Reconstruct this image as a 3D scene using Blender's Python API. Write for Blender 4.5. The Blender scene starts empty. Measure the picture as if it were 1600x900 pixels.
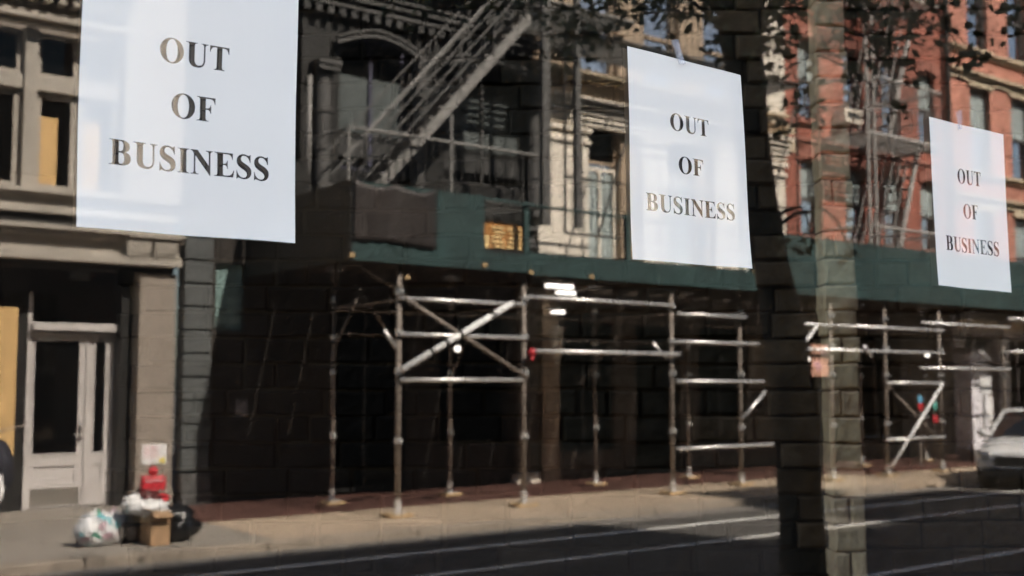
import bpy, bmesh, math, random
from mathutils import Vector, Matrix
random.seed(7)
S = bpy.context.scene
C = S.collection
R_ = math.radians

# ------------------------------------------------------------------ camera
ZC = 1.75
YAW, PIT = R_(52.5), R_(4.7)
FWD = Vector((math.cos(YAW)*math.cos(PIT), math.sin(YAW)*math.cos(PIT), math.sin(PIT)))
RGT = Vector((math.sin(YAW), -math.cos(YAW), 0))
UPV = RGT.cross(FWD)
camd = bpy.data.cameras.new('camera')
cam = bpy.data.objects.new('camera', camd); C.objects.link(cam)
cam.matrix_world = Matrix(((RGT.x, UPV.x, -FWD.x, 0), (RGT.y, UPV.y, -FWD.y, 0), (RGT.z, UPV.z, -FWD.z, ZC), (0, 0, 0, 1)))
camd.sensor_width = 36; camd.lens = 40.5
camd.clip_start = 0.05; camd.clip_end = 600
camd.dof.use_dof = True; camd.dof.focus_distance = 1.42; camd.dof.aperture_fstop = 8
S.camera = cam

# ------------------------------------------------------------------ light
SUNDIR = Vector((-0.217, 1.0, -1.053)).normalized()      # the way the light travels
w = bpy.data.worlds.new('World'); S.world = w; w.use_nodes = True
nt = w.node_tree; bg = nt.nodes['Background']
sky = nt.nodes.new('ShaderNodeTexSky'); sky.sky_type = 'NISHITA'; sky.sun_disc = False
sky.sun_elevation = math.asin(-SUNDIR.z); sky.sun_rotation = math.atan2(-SUNDIR.x, -SUNDIR.y)
sky.dust_density = 2.0; sky.air_density = 1.0
nt.links.new(sky.outputs[0], bg.inputs[0]); bg.inputs[1].default_value = 0.075
sd = bpy.data.lights.new('sun', 'SUN'); sd.energy = 5.0; sd.angle = R_(0.53); sd.color = (1, 0.94, 0.86)
so = bpy.data.objects.new('sun', sd); C.objects.link(so)
so.rotation_mode = 'QUATERNION'; so.rotation_quaternion = SUNDIR.to_track_quat('-Z', 'Y')
so.location = (0, -20, 40)
S.view_settings.view_transform = 'Standard'; S.view_settings.look = 'None'
S.view_settings.exposure = 5.05; S.view_settings.gamma = 1
PANE_T = 0.025        # what the shop glass lets through: tint stands in for a dim reflection
PANE_R = 0.14        # what it mirrors

# ------------------------------------------------------------------ helpers
def at(px, py, Y):
    d = FWD + (px-800)/1800*RGT + (450-py)/1800*UPV
    return Vector((0, 0, ZC)) + d*(Y/d.y)
def X(px, Y, py=450): return at(px, py, Y).x
def Z(py, px, Y): return at(px, py, Y).z
def gnd(px, py, z):
    d = FWD + (px-800)/1800*RGT + (450-py)/1800*UPV
    return Vector((0, 0, ZC)) + d*((z-ZC)/d.z)

class MB:
    def __init__(s): s.v = []; s.f = []; s.m = []
    def add(s, vs, fs, mi=0):
        n = len(s.v); s.v += [tuple(v) for v in vs]; s.f += [tuple(i+n for i in f) for f in fs]; s.m += [mi]*len(fs); return s
    def box(s, x0, x1, y0, y1, z0, z1, mi=0):
        if x0 > x1: x0, x1 = x1, x0
        if y0 > y1: y0, y1 = y1, y0
        if z0 > z1: z0, z1 = z1, z0
        return s.add([(x0,y0,z0),(x1,y0,z0),(x1,y1,z0),(x0,y1,z0),(x0,y0,z1),(x1,y0,z1),(x1,y1,z1),(x0,y1,z1)],
                     [(0,3,2,1),(4,5,6,7),(0,1,5,4),(1,2,6,5),(2,3,7,6),(3,0,4,7)], mi)
    def bar(s, p, q, a, b, up=(0,0,1), mi=0):
        p, q = Vector(p), Vector(q); d = (q-p).normalized(); u = Vector(up)
        if abs(d.dot(u)) > .98: u = Vector((0,1,0))
        r = d.cross(u).normalized(); u = r.cross(d)
        vs = [o + r*i*a/2 + u*j*b/2 for o in (p, q) for i, j in ((-1,-1),(1,-1),(1,1),(-1,1))]
        return s.add(vs, [(3,2,1,0),(4,5,6,7),(0,1,5,4),(1,2,6,5),(2,3,7,6),(3,0,4,7)], mi)
    def tube(s, pts, rs, n=10, mi=0):
        pts = [Vector(p) for p in pts]
        if not isinstance(rs, (list, tuple)): rs = [rs]*len(pts)
        vs = []; prev = None
        for i, p in enumerate(pts):
            d = (pts[min(i+1, len(pts)-1)] - pts[max(i-1, 0)]).normalized()
            u = prev if prev is not None else (Vector((0,0,1)) if abs(d.z) < .9 else Vector((1,0,0)))
            r = d.cross(u).normalized(); u = r.cross(d).normalized(); prev = u
            vs += [p + (r*math.cos(a)+u*math.sin(a))*rs[i] for a in (2*math.pi*k/n for k in range(n))]
        fs = [(i*n+k, i*n+(k+1) % n, (i+1)*n+(k+1) % n, (i+1)*n+k) for i in range(len(pts)-1) for k in range(n)]
        fs += [tuple(range(n-1, -1, -1)), tuple((len(pts)-1)*n+k for k in range(n))]
        return s.add(vs, fs, mi)
    def ball(s, c, r, n=10, sc=(1,1,1), mi=0):
        vs = [(c[0]+r*sc[0]*math.sin(t)*math.cos(a), c[1]+r*sc[1]*math.sin(t)*math.sin(a), c[2]+r*sc[2]*math.cos(t))
              for t in (math.pi*(i+.0)/n for i in range(n+1)) for a in (2*math.pi*k/n for k in range(n))]
        return s.add(vs, [(i*n+k, (i+1)*n+k, (i+1)*n+(k+1) % n, i*n+(k+1) % n) for i in range(n) for k in range(n)], mi)
    def lathe_y(s, c, prof, n=20, mi=0):      # profile of (radius, y offset) around an axis along Y
        vs = [(c[0]+r*math.cos(a), c[1]+y, c[2]+r*math.sin(a)) for r, y in prof for a in (2*math.pi*k/n for k in range(n))]
        m = len(prof)
        fs = [(i*n+k, i*n+(k+1) % n, (i+1)*n+(k+1) % n, (i+1)*n+k) for i in range(m-1) for k in range(n)]
        return s.add(vs, fs, mi)
    def build(s, name, mats, parent=None, smooth=False, label=None, bevel=0):
        me = bpy.data.meshes.new(name)
        off = root_of(parent).location if parent else Vector((0,0,0))
        me.from_pydata([(v[0]-off.x, v[1]-off.y, v[2]-off.z) for v in s.v], [], s.f)
        for m in (mats if isinstance(mats, (list, tuple)) else [mats]): me.materials.append(m)
        me.polygons.foreach_set('material_index', s.m)
        bm = bmesh.new(); bm.from_mesh(me); bmesh.ops.recalc_face_normals(bm, faces=bm.faces); bm.to_mesh(me); bm.free()
        if smooth: me.polygons.foreach_set('use_smooth', [True]*len(me.polygons))
        me.update()
        o = bpy.data.objects.new(name, me); C.objects.link(o)
        if parent: o.parent = parent
        if label: o['label'] = label
        if bevel:
            b = o.modifiers.new('bevel', 'BEVEL'); b.width = bevel; b.segments = 2; b.limit_method = 'ANGLE'
        return o
def root_of(o):
    while o.parent: o = o.parent
    return o
def thing(name, label, cat, loc, group=None):
    o = bpy.data.objects.new(name, None); C.objects.link(o); o.location = loc
    o.empty_display_size = .3
    return tag(o, label, cat, group)
def tag(o, label, cat, group=None):
    o['label'] = label; o['category'] = cat
    if group: o['group'] = group
    return o
def kind(o, k): o['kind'] = k; return o
def B(*a): return MB().box(*a)
def T(pts, r, n=10): return MB().tube(pts, r, n)

# ------------------------------------------------------------------ materials
def mat(name, col, rough=.7, metal=0, var=.25, scale=3, bump=.15, spots=0, fine=0, spec=.5):
    m = bpy.data.materials.new(name); m.use_nodes = True; n = m.node_tree; N = n.nodes; L = n.links
    p = N['Principled BSDF']; p.inputs['Roughness'].default_value = rough; p.inputs['Metallic'].default_value = metal
    p.inputs['Specular IOR Level'].default_value = spec
    tc = N.new('ShaderNodeTexCoord')
    a = N.new('ShaderNodeTexNoise'); a.inputs['Scale'].default_value = scale; a.inputs['Detail'].default_value = 8; a.inputs['Roughness'].default_value = .65
    L.new(tc.outputs['Object'], a.inputs['Vector'])
    r = N.new('ShaderNodeValToRGB'); r.color_ramp.elements[0].position = .3; r.color_ramp.elements[1].position = .7
    r.color_ramp.elements[0].color = (*[c*(1-var) for c in col], 1); r.color_ramp.elements[1].color = (*[min(1, c*(1+var)) for c in col], 1)
    L.new(a.outputs['Fac'], r.inputs[0]); out = r.outputs[0]
    if spots:
        b = N.new('ShaderNodeTexNoise'); b.inputs['Scale'].default_value = scale*6; b.inputs['Detail'].default_value = 4
        L.new(tc.outputs['Object'], b.inputs['Vector'])
        q = N.new('ShaderNodeValToRGB'); q.color_ramp.elements[0].position = .55; q.color_ramp.elements[1].position = .68
        L.new(b.outputs['Fac'], q.inputs[0])
        mx = N.new('ShaderNodeMix'); mx.data_type = 'RGBA'; L.new(q.outputs[0], mx.inputs[0])
        mm = N.new('ShaderNodeMath'); mm.operation = 'MULTIPLY'; mm.inputs[1].default_value = spots
        L.new(q.outputs[0], mm.inputs[0]); L.new(mm.outputs[0], mx.inputs[0])
        L.new(out, mx.inputs[6]); mx.inputs[7].default_value = (*[c*.35 for c in col], 1); out = mx.outputs[2]
    L.new(out, p.inputs['Base Color'])
    if bump:
        b2 = N.new('ShaderNodeTexNoise'); b2.inputs['Scale'].default_value = fine or scale*8; b2.inputs['Detail'].default_value = 6
        L.new(tc.outputs['Object'], b2.inputs['Vector'])
        bp = N.new('ShaderNodeBump'); bp.inputs['Strength'].default_value = bump; bp.inputs['Distance'].default_value = .02
        L.new(b2.outputs['Fac'], bp.inputs['Height']); L.new(bp.outputs[0], p.inputs['Normal'])
    return m
def brickmat(name, c1, c2, mortar, bw=.21, bh=.075):
    m = mat(name, c1, .85); n = m.node_tree; N = n.nodes; L = n.links; p = N['Principled BSDF']
    tc = N.new('ShaderNodeTexCoord'); sp = N.new('ShaderNodeSeparateXYZ'); cb = N.new('ShaderNodeCombineXYZ')
    L.new(tc.outputs['Object'], sp.inputs[0]); L.new(sp.outputs['X'], cb.inputs['X']); L.new(sp.outputs['Z'], cb.inputs['Y'])
    b = N.new('ShaderNodeTexBrick'); b.inputs['Scale'].default_value = 1; b.inputs['Brick Width'].default_value = bw; b.inputs['Row Height'].default_value = bh
    b.inputs['Mortar Size'].default_value = .008; b.inputs['Color1'].default_value = (*c1, 1); b.inputs['Color2'].default_value = (*c2, 1); b.inputs['Mortar'].default_value = (*mortar, 1)
    L.new(cb.outputs[0], b.inputs['Vector'])
    no = N.new('ShaderNodeTexNoise'); no.inputs['Scale'].default_value = .9; no.inputs['Detail'].default_value = 9
    L.new(tc.outputs['Object'], no.inputs['Vector'])
    mr = N.new('ShaderNodeMapRange'); mr.inputs['From Min'].default_value = .3; mr.inputs['From Max'].default_value = .7; mr.inputs['To Min'].default_value = .7; mr.inputs['To Max'].default_value = 1.25
    L.new(no.outputs['Fac'], mr.inputs[0])
    vm = N.new('ShaderNodeVectorMath'); vm.operation = 'SCALE'; L.new(b.outputs['Color'], vm.inputs[0]); L.new(mr.outputs[0], vm.inputs['Scale'])
    L.new(vm.outputs[0], p.inputs['Base Color'])
    bp = N.new('ShaderNodeBump'); bp.inputs['Strength'].default_value = .5; bp.inputs['Distance'].default_value = .01; bp.invert = True
    L.new(b.outputs['Fac'], bp.inputs['Height']); L.new(bp.outputs[0], p.inputs['Normal'])
    return m
def glossmat(name, dark, tint, fac, rough=.03, wav=.02):
    m = bpy.data.materials.new(name); m.use_nodes = True; n = m.node_tree; N = n.nodes; L = n.links
    N.remove(N['Principled BSDF'])
    d = N.new('ShaderNodeBsdfDiffuse'); d.inputs[0].default_value = (*dark, 1)
    g = N.new('ShaderNodeBsdfGlossy'); g.inputs['Color'].default_value = (*tint, 1); g.inputs['Roughness'].default_value = rough
    no = N.new('ShaderNodeTexNoise'); no.inputs['Scale'].default_value = 1.3
    tc = N.new('ShaderNodeTexCoord'); L.new(tc.outputs['Object'], no.inputs['Vector'])
    bp = N.new('ShaderNodeBump'); bp.inputs['Strength'].default_value = 1; bp.inputs['Distance'].default_value = wav
    L.new(no.outputs['Fac'], bp.inputs['Height']); L.new(bp.outputs[0], g.inputs['Normal'])
    mx = N.new('ShaderNodeMixShader'); mx.inputs[0].default_value = fac
    L.new(d.outputs[0], mx.inputs[1]); L.new(g.outputs[0], mx.inputs[2]); L.new(mx.outputs[0], N['Material Output'].inputs[0])
    return m
def emit(name, col, st):
    m = bpy.data.materials.new(name); m.use_nodes = True; p = m.node_tree.nodes['Principled BSDF']
    p.inputs['Base Color'].default_value = (*col, 1); p.inputs['Emission Color'].default_value = (*col, 1); p.inputs['Emission Strength'].default_value = st
    return m
stone = mat('brown_stone', (.30,.255,.215), .85, scale=1.6, var=.12, spots=.25, bump=.25)
stone_l = mat('pale_painted_stone', (.42,.38,.33), .8, scale=1.6, var=.15, spots=.4)
cream = mat('cream_paint', (.80,.73,.63), .7, scale=1.5, var=.08, spots=.25)
creamd = mat('tan_wall', (.42,.32,.23), .8, scale=1.5, var=.15, spots=.2)
greyu = mat('dull_grey_trim', (.085,.082,.08), .6, scale=2, var=.35, spots=.6)
greyv = mat('soot_grey_trim', (.045,.044,.043), .6, scale=2, var=.5, spots=.7)
blackp = mat('black_paint', (.013,.012,.011), .5, scale=1.2, var=.5, bump=.2)
greyp = mat('grey_paint', (.09,.096,.096), .6, scale=1.2, var=.15, spots=.3)
greym = mat('mid_grey_paint', (.085,.082,.08), .6, scale=2, var=.3, spots=.4)
greyl = mat('pale_grey_paint', (.24,.22,.22), .6, scale=2, var=.25, spots=.5)
doorp = mat('door_paint', (.54,.505,.49), .45, scale=1, var=.05, bump=.05)
ply = mat('plywood', (.62,.40,.17), .75, scale=4, var=.18, bump=.1)
plyo = mat('orange_plywood', (.42,.19,.05), .6, scale=4, var=.2, bump=.1)
plyl = mat('sunlit_plywood_strip', (.85,.6,.28), .6, scale=6, var=.2, bump=.1)  # pale tone stands for sunlight striping the plywood
green = mat('green_board_paint', (.021,.052,.052), .65, scale=1.8, var=.35, spots=.3)
tarpm = mat('brown_tarp', (.032,.025,.023), .5, scale=2.5, var=.3, bump=.4, fine=9)
steel = mat('galvanised_steel', (.92,.91,.9), .42, metal=.75, scale=9, var=.15, bump=.05)
steeld = mat('weathered_steel', (.26,.22,.19), .6, metal=.2, scale=9, var=.35, bump=.1)
whitep = mat('white_brace_paint', (.95,.96,.97), .22, scale=9, var=.05, bump=.03)
esc = mat('fire_escape_paint', (.10,.097,.093), .6, scale=5, var=.25, bump=.1)
escl = mat('pale_fire_escape_paint', (.24,.23,.22), .55, scale=5, var=.2, bump=.1)
escb = mat('black_iron', (.022,.021,.02), .5, scale=5, var=.3)
conc = mat('sidewalk_concrete', (.28,.25,.215), .9, scale=1.1, var=.14, spots=.3, bump=.2, fine=40)
conct = mat('tan_sidewalk_concrete', (.43,.335,.245), .9, scale=1.1, var=.16, spots=.35, bump=.2, fine=40)
kerbm = mat('kerb_stone', (.30,.25,.20), .85, scale=3, var=.2, spots=.4)
redslab = mat('red_vault_slab', (.10,.045,.035), .7, scale=2, var=.35, spots=.4)
asph = mat('asphalt', (.11,.103,.096), .9, scale=1.3, var=.2, spots=.35, bump=.3, fine=120, spec=.08)
linem = mat('road_paint', (.70,.69,.66), .7, scale=8, var=.1, spots=.6)
wood = mat('timber_block', (.48,.33,.17), .8, scale=8, var=.2)
card = mat('cardboard', (.40,.25,.14), .8, scale=4, var=.1, bump=.1)
binm = mat('black_bin_liner', (.01,.01,.011), .25, scale=6, var=.3, bump=.6, fine=14)
redp = mat('red_paint', (.55,.03,.045), .45, scale=4, var=.12, bump=.05)
white = mat('white_plastic', (.8,.8,.8), .5, scale=5, var=.06, bump=.1)
yellow = mat('yellow_ink', (.8,.65,.08), .6, var=.05)
pink = mat('pink_ink', (.72,.40,.42), .6, var=.2, scale=30)
blue = mat('blue_paint', (.12,.38,.6), .5, var=.1)
teal = mat('teal_paint', (.1,.42,.36), .5, var=.1)
rubber = mat('black_rubber', (.02,.02,.02), .7, var=.2)
glass = glossmat('window_glass', (.012,.014,.016), (.88,.94,1), .85)
glassd = glossmat('dark_shop_glass', (.004,.004,.004), (.8,.83,.85), .006, wav=0)
tealg = glossmat('teal_tinted_glass', (.22,.32,.31), (.8,.9,.9), .15)
chrome = mat('brushed_metal', (.75,.73,.7), .22, metal=1, scale=6, var=.1, bump=.1)
curt = mat('grey_curtain', (.10,.115,.115), .9, scale=3, var=.15)
blind = mat('pale_blind', (.36,.42,.42), .8, scale=2, var=.2)
lav = mat('lavender_paint', (.06,.06,.10), .6, scale=3, var=.15)
redb = brickmat('red_brick', (.40,.125,.085), (.33,.10,.065), (.28,.12,.09))
redb2 = brickmat('bright_red_brick', (.60,.25,.18), (.54,.21,.15), (.45,.24,.18))
redst = mat('red_painted_stone', (.40,.16,.12), .8, scale=2, var=.15, spots=.3)
sandst = mat('sand_stone_trim', (.60,.50,.36), .8, scale=2.5, var=.15, spots=.45)
darkb = brickmat('dark_brick', (.04,.032,.026), (.03,.024,.02), (.02,.017,.015))
shopb = mat('brown_shopfront_panel', (.09,.07,.055), .7, scale=1.3, var=.3)
greyfront = mat('hazy_bright_shopfront', (.5,.5,.53), .6, scale=1.5, var=.15)  # lightened to carry the bright haze of the far street
towerm = mat('tower_brick', (.012,.011,.010), .95, scale=.5, spec=0)
barkm = mat('bark', (.05,.04,.032), .95, scale=7, var=.4, bump=.8, fine=18)
leafm = mat('leaf', (.085,.105,.045), .55, scale=.8, var=.4, bump=0)
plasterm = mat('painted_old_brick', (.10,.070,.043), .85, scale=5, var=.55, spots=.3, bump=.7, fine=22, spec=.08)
halfdimm = mat('half_dimmed_old_brick', (.03,.025,.017), .85, scale=5, var=.4, spots=.3, bump=.7, fine=22, spec=.08)  # middle step of the fade painted toward the wall's left
dimmedm = mat('dimmed_old_brick', (.008,.0065,.005), .85, scale=5, var=.35, spots=.3, bump=.7, fine=22, spec=.08)  # nearly black: fading of the mirror image put into the brick colour
pmort = mat('pale_pier_mortar', (.30,.20,.12), .95, scale=9, var=.4, bump=.5)  # lighter than the wall's mortar, to go with the pier's painted sunlight
pierm = mat('sunlit_ochre_pier_brick', (.90,.57,.34), .85, scale=7, var=.4, spots=.25, bump=.7, fine=22)  # ochre raised so the colour carries sunlight that never reaches the pier
mortar = mat('old_mortar', (.045,.034,.022), .95, scale=9, var=.3, bump=.5, spec=.08)

# ================================================================== SETTING
GR, GW = .06, .15          # road level, sidewalk level
KY = 10.8                  # kerb line
g = MB().add([(-250,-250,0),(300,-250,0),(300,300,0),(-250,300,0)], [(0,1,2,3)]).build('ground', mat('ground_earth', (.08,.075,.07), .95)); kind(g, 'structure')
g = B(-60, 120, 3.0, KY, .0, GR).build('road', asph); kind(g, 'structure')
# walk on our side (paved right up to the shop glass and behind it)
g = B(-60, 120, -12, 3.0, .0, GW).build('near_pavement', mat('dark_paving', (.010,.009,.008), .9, scale=2, spec=.08)); kind(g, 'structure')
# far walk in flags with joints: grey in front of the brown house, tan along the shed
def flags(name, x0, x1, y0, y1, m, st):
    b = MB(); nx = int((x1-x0)/st)+1; ny = max(1, round((y1-y0)/st))
    for i in range(nx):
        for j in range(ny):
            a = x0+i*st; c = min(x1, a+st)
            if c-a < .1: continue
            dz = random.uniform(0, .004)
            b.box(a+.009, c-.009, y0+(y1-y0)*j/ny+.009, y0+(y1-y0)*(j+1)/ny-.009, .02, GW+dz)
    o = b.build(name, m); kind(o, 'structure'); return o
flags('pavement', -20, 5.35, KY+.16, 16.2, conc, 1.5)
flags('pavement', 5.35, 16.95, KY+.16, 12.8, conct, 1.5)
flags('pavement', 23.0, 60, KY+.16, 12.8, conct, 1.5)
kind(B(16.96, 22.99, KY+.0, 12.79, .02, GR+.03).build('driveway', conct), 'structure')
g = B(5.35, 60, 12.8, 16.2, .02, GW+.006).build('pavement', redslab); kind(g, 'structure')
b = MB(); x = -20
while x < 60:
    if 16 < x < 22: x += 1.8; continue
    b.box(x+.004, x+1.796, KY, KY+.155, .0, GW+random.uniform(.0,.006)); x += 1.8
kind(b.build('kerb', kerbm, bevel=.02), 'structure')
g = B(5.36, 60, KY-.42, KY-.004, .02, GR+.004).build('gutter', mat('gutter_concrete', (.22,.20,.18), .9, scale=1.4, var=.2, spots=.3)); kind(g, 'structure')
g = B(-20, 5.35, KY-.42, KY-.004, .02, GR+.004).build('gutter', bpy.data.materials['gutter_concrete']); kind(g, 'structure')
def line(x0, y0, x1, y1, wd):
    b = MB().add([(x0,y0-wd/2,GR+.008),(x1,y1-wd/2,GR+.008),(x1,y1+wd/2,GR+.008),(x0,y0+wd/2,GR+.008)], [(0,1,2,3)])
    kind(b.build('lane_marking', linem), 'structure')
line(-20, 10.12, 60, 9.0, .15)
line(-20, 8.75, 60, 8.2, .12)
line(-20, 6.35, 60, 6.0, .12)

# ================================================================== FACADE TOOLS
def holed(b, x0, x1, z0, z1, y0, y1, holes, mi=0):
    zs = sorted({z0, z1, *[min(max(h[2], z0), z1) for h in holes], *[min(max(h[3], z0), z1) for h in holes]})
    for za, zb in zip(zs, zs[1:]):
        if zb-za < 1e-4: continue
        zm = (za+zb)/2; cur = x0
        for h in sorted([h for h in holes if h[2] < zm < h[3]]):
            if h[0] > cur+1e-4: b.box(cur, h[0], y0, y1, za, zb, mi)
            cur = max(cur, h[1])
        if cur < x1-1e-4: b.box(cur, x1, y0, y1, za, zb, mi)
    return b
def sash(root, x0, x1, z0, z1, Y, fm, gm=None, fw=.06, mid=True, vert=False, curtain=None, cur_z=None, lab=None):
    """a window: frame as part, pane and curtain as sub-parts; Y is the frame's front"""
    b = MB()
    b.box(x0, x0+fw, Y, Y+.08, z0, z1).box(x1-fw, x1, Y, Y+.08, z0, z1).box(x0+fw, x1-fw, Y+.001, Y+.079, z0, z0+fw).box(x0+fw, x1-fw, Y+.001, Y+.079, z1-fw, z1)
    if mid: b.box(x0+fw, x1-fw, Y-.012, Y+.07, (z0+z1)/2-.03, (z0+z1)/2+.03)
    if vert: b.box((x0+x1)/2-.025, (x0+x1)/2+.025, Y-.006, Y+.075, z0+fw, z1-fw)
    f = b.build('window', fm, root, label=lab)
    B(x0+fw, x1-fw, Y+.05, Y+.06, z0+fw, z1-fw).build('pane', gm or glass, f)
    if curtain:
        c = MB(); zz = cur_z or (z0+fw+.02, z1-fw-.02); n = int((x1-x0-2*fw)/.055)
        vs = []; 
        for i in range(n+1):
            xx = x0+fw+.005+(x1-x0-2*fw-.01)*i/n; yy = Y+.030+.012*(i % 2)
            vs += [(xx, yy, zz[0]), (xx, yy, zz[1])]
        c.add(vs, [(2*i, 2*i+2, 2*i+3, 2*i+1) for i in range(n)]); c.build('curtain', curtain, f)
    return f
def moulding(b, x0, x1, Y, z, prof, mi=0):
    """stacked boxes: (height, projection)"""
    for h, p in prof:
        b.box(x0, x1, Y-p, Y+.02, z, z+h, mi); z += h
    return z

# ================================================================== BROWN STONE HOUSE (left)
YF = 14.85
hs = thing('stone_house', 'brown stone house with a lilac grey glazed door and boarded upper windows', 'building', (2.6, 15.2, GW), 'buildings along the far side of the street')
xr = 5.76; xl = -3.0; YD = 15.35
cl = X(215, YF, 600)       # left edge of the ground floor pillar
# ground floor pillar, with joints
b = MB(); zz = GW
for h in (.62, .85, .62, .45, .5, .2):
    if zz >= 3.19: break
    t = min(zz+h, 3.2); b.box(cl, xr, YF, YF+.55, zz, t-.008); b.box(cl+.006, xr-.006, YF+.006, YF+.5, t-.008, t); zz = t
b.build('pillar', stone, hs, bevel=.006)
B(cl-.03, xr+.0, YF-.05, YF+.5, GW, GW+.22).build('pillar_base', stone, hs, bevel=.01)
b = MB().box(xl, xr-.01, YF+.56, YF+.9, 6.3, 14); b.box(cl+.01, xr-.01, YF+.551, YF+.9, GW, 6.3)
b.box(xl, .5, YF+.1, YF+.9, GW, 3.25)
b.build('wall', stone, hs)
# entablature over the shop
b = MB(); z = moulding(b, xl, xr+.02, YF, 3.27, [(.10,.14),(.03,.10),(.17,.05),(.07,.16),(.06,.24)]); b.build('shop_cornice', stone_l, hs, bevel=.006)
B(xl, xr-.02, YF+.05, YF+.5, 3.205, 3.9).build('painted_shadow_gap', blackp, hs)  # black strip: the recess's shade put into the colour
zt = z
for px0, px1 in ((197, 236), (240, 277)):
    xa, xb = X(px0, YF-.2), X(px1, YF-.2)-.01
    b = MB(); n = 8
    for i in range(n):     # scrolled bracket in steps
        d = .24*math.cos(i/n*1.35); b.box(xa+.03*(i > 5), xb-.03*(i > 5), YF-.02-d*.8, YF-.001, 3.62-(i+1)*.045, 3.62-i*.045)
    b.box(xa-.01, xb+.01, YF-.26, YF, 3.62, 3.69); b.build('bracket', stone_l, hs)
# upper sill band, pilasters, cornice
b = MB(); moulding(b, xl, xr, YF+.05, 3.86, [(.08,.08),(.12,.02),(.04,.07),(.06,.15)]); b.build('window_sill', stone_l, hs, bevel=.005)
up0 = X(192, YF, 200)
B(up0, xr+.03, YF-.06, YF+.5, 4.165, 9.5).build('upper_pilaster', stone_l, hs, bevel=.008)
b = MB(); moulding(b, xl, up0, YF, 6.2, [(.05,.12),(.06,.22),(.05,.16),(.22,.08),(.08,.3),(.07,.42),(.06,.5)]); b.build('upper_cornice', stone_l, hs, bevel=.006)
for i in range(28):
    xx = 1.0+i*.17
    if xx+.09 > up0: break
    B(xx, xx+.085, YF-.3, YF-.06, 6.46, 6.58).build('dentil', stone_l, hs)
mullx = [X(p, YF+.05, 200) for p in (-105, 35)]
mullw = X(56, YF+.05, 200)-X(35, YF+.05, 200)
for i, m0 in enumerate(mullx): B(m0, m0+mullw, YF+.02, YF+.4, 4.165, 6.2).build('mullion', stone_l, hs, bevel=.008)
bays = [(.6, mullx[0]), (mullx[0]+mullw, mullx[1]), (mullx[1]+mullw, up0)]
for i, (a, c) in enumerate(bays):
    B(a+.005, c-.005, YF+.08, YF+.36, 5.42, 5.6).build('transom', stone_l, hs, bevel=.006)
    n = 2 if i == 2 else 1
    for k in range(n):
        p, q = a+(c-a)*k/n, a+(c-a)*(k+1)/n
        f = sash(hs, p+.01, q-.01, 4.17, 5.415, YF+.16, stone_l, glassd, fw=.075, mid=False)
        B(p+.09, p+.09+(q-p-.2)*.62, YF+.175, YF+.2, 4.25, 4.25+.86).build('plywood_board', ply, f)
        sash(hs, p+.01, q-.01, 5.605, 6.19, YF+.16, stone_l, glassd, fw=.06, mid=False)
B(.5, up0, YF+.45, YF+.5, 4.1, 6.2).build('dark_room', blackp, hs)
# recessed entrance
xA = X(38, YD, 650); xB = X(131, YD, 650); xC = X(175, YD, 650)
zb, zd = GW+.02, Z(527, 100, YD)
def leaf(x0, x1, name, gx0, gx1, kick):
    """a glazed door leaf: the frame with a sunk lower panel, the glass as a part of it"""
    b = MB(); g0, g1 = Z(708, (x0+x1)/2*0+100, YD), zd-.05
    holed(b, x0, x1, zb, zd, YD, YD+.06, [(gx0, gx1, g0, g1), (gx0+.02, gx1-.02, zb+.3, g0-.16)])
    b.box(gx0+.0201, gx1-.0201, YD+.025, YD+.05, zb+.3, g0-.16)
    d = b.build(name, doorp, hs)
    B(gx0-.005, gx1+.005, YD+.03, YD+.04, g0-.005, g1+.005).build('glass', glassd, d)
    b = MB().box(gx0-.03, gx0, YD-.012, YD, g0-.03, g1+.03).box(gx1, gx1+.03, YD-.012, YD, g0-.03, g1+.03).box(gx0, gx1, YD-.011, YD, g0-.03, g0).box(gx0, gx1, YD-.011, YD, g1, g1+.03)
    b.build('glazing_bead', doorp, d)
    if kick: B(x0+.04, x1-.04, YD-.006, YD, zb+.02, zb+.24).build('kick_plate', chrome, d)
    return d
dx0 = X(50, YD, 650); dx1 = X(121, YD, 650)
d = leaf(xA+.055, xB, 'door', dx0+.01, dx1, True)
hx = X(124, YD, 690)
b = MB().box(hx-.02, hx+.02, YD-.02, YD, 1.0, 1.24).tube([(hx, YD-.02, 1.08), (hx, YD-.07, 1.08), (hx-.09, YD-.07, 1.08)], .011).ball((hx, YD-.03, 1.2), .022); b.build('handle', chrome, d)
leaf(xB+.035, xC-.045, 'sidelight', X(146, YD, 650), X(162, YD, 650), False)
b = MB().box(xA, xA+.05, YD-.03, YD+.09, GW, 2.9).box(xB+.003, xB+.032, YD-.03, YD+.09, GW, zd).box(xC-.042, xC, YD-.03, YD+.09, GW, zd)
b.box(xA+.05, xC, YD-.02, YD+.08, zd+.003, zd+.055); b.build('door_frame', doorp, hs)
B(xA+.03, X(182, YD-.15, 510), YD-.16, YD+.07, Z(517, 100, YD-.1), Z(505, 100, YD-.1)).build('door_hood', doorp, hs, bevel=.01)
B(xl, cl, YD+.1, YD+.2, zd+.06, 3.25).build('transom_glass', glassd, hs)
B(xC, cl, YD-.25, YD+.2, GW, 3.25).build('side_panel', blackp, hs)
b = B(X(113, YD, 430), X(141, YD, 430), YD+.03, YD+.1, Z(437, 127, YD), Z(423, 127, YD)); b.build('vent_grille', greyp, hs)
B(xA-.30, xA-.02, YD-.02, YD+.09, GW, 3.2).build('shop_post', blackp, hs)
pb = B(-.4, X(24, YD-.1, 600), YD-.12, YD-.06, Z(745, 10, YD-.1), Z(480, 10, YD-.1)); pb.build('plywood_hoarding', ply, hs)
b = MB(); b.box(-.4, X(24, YD-.1, 600), YD-.1, YD+.09, GW, Z(745, 10, YD-.1)-.01); b.build('stall_riser', blackp, hs)
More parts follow.
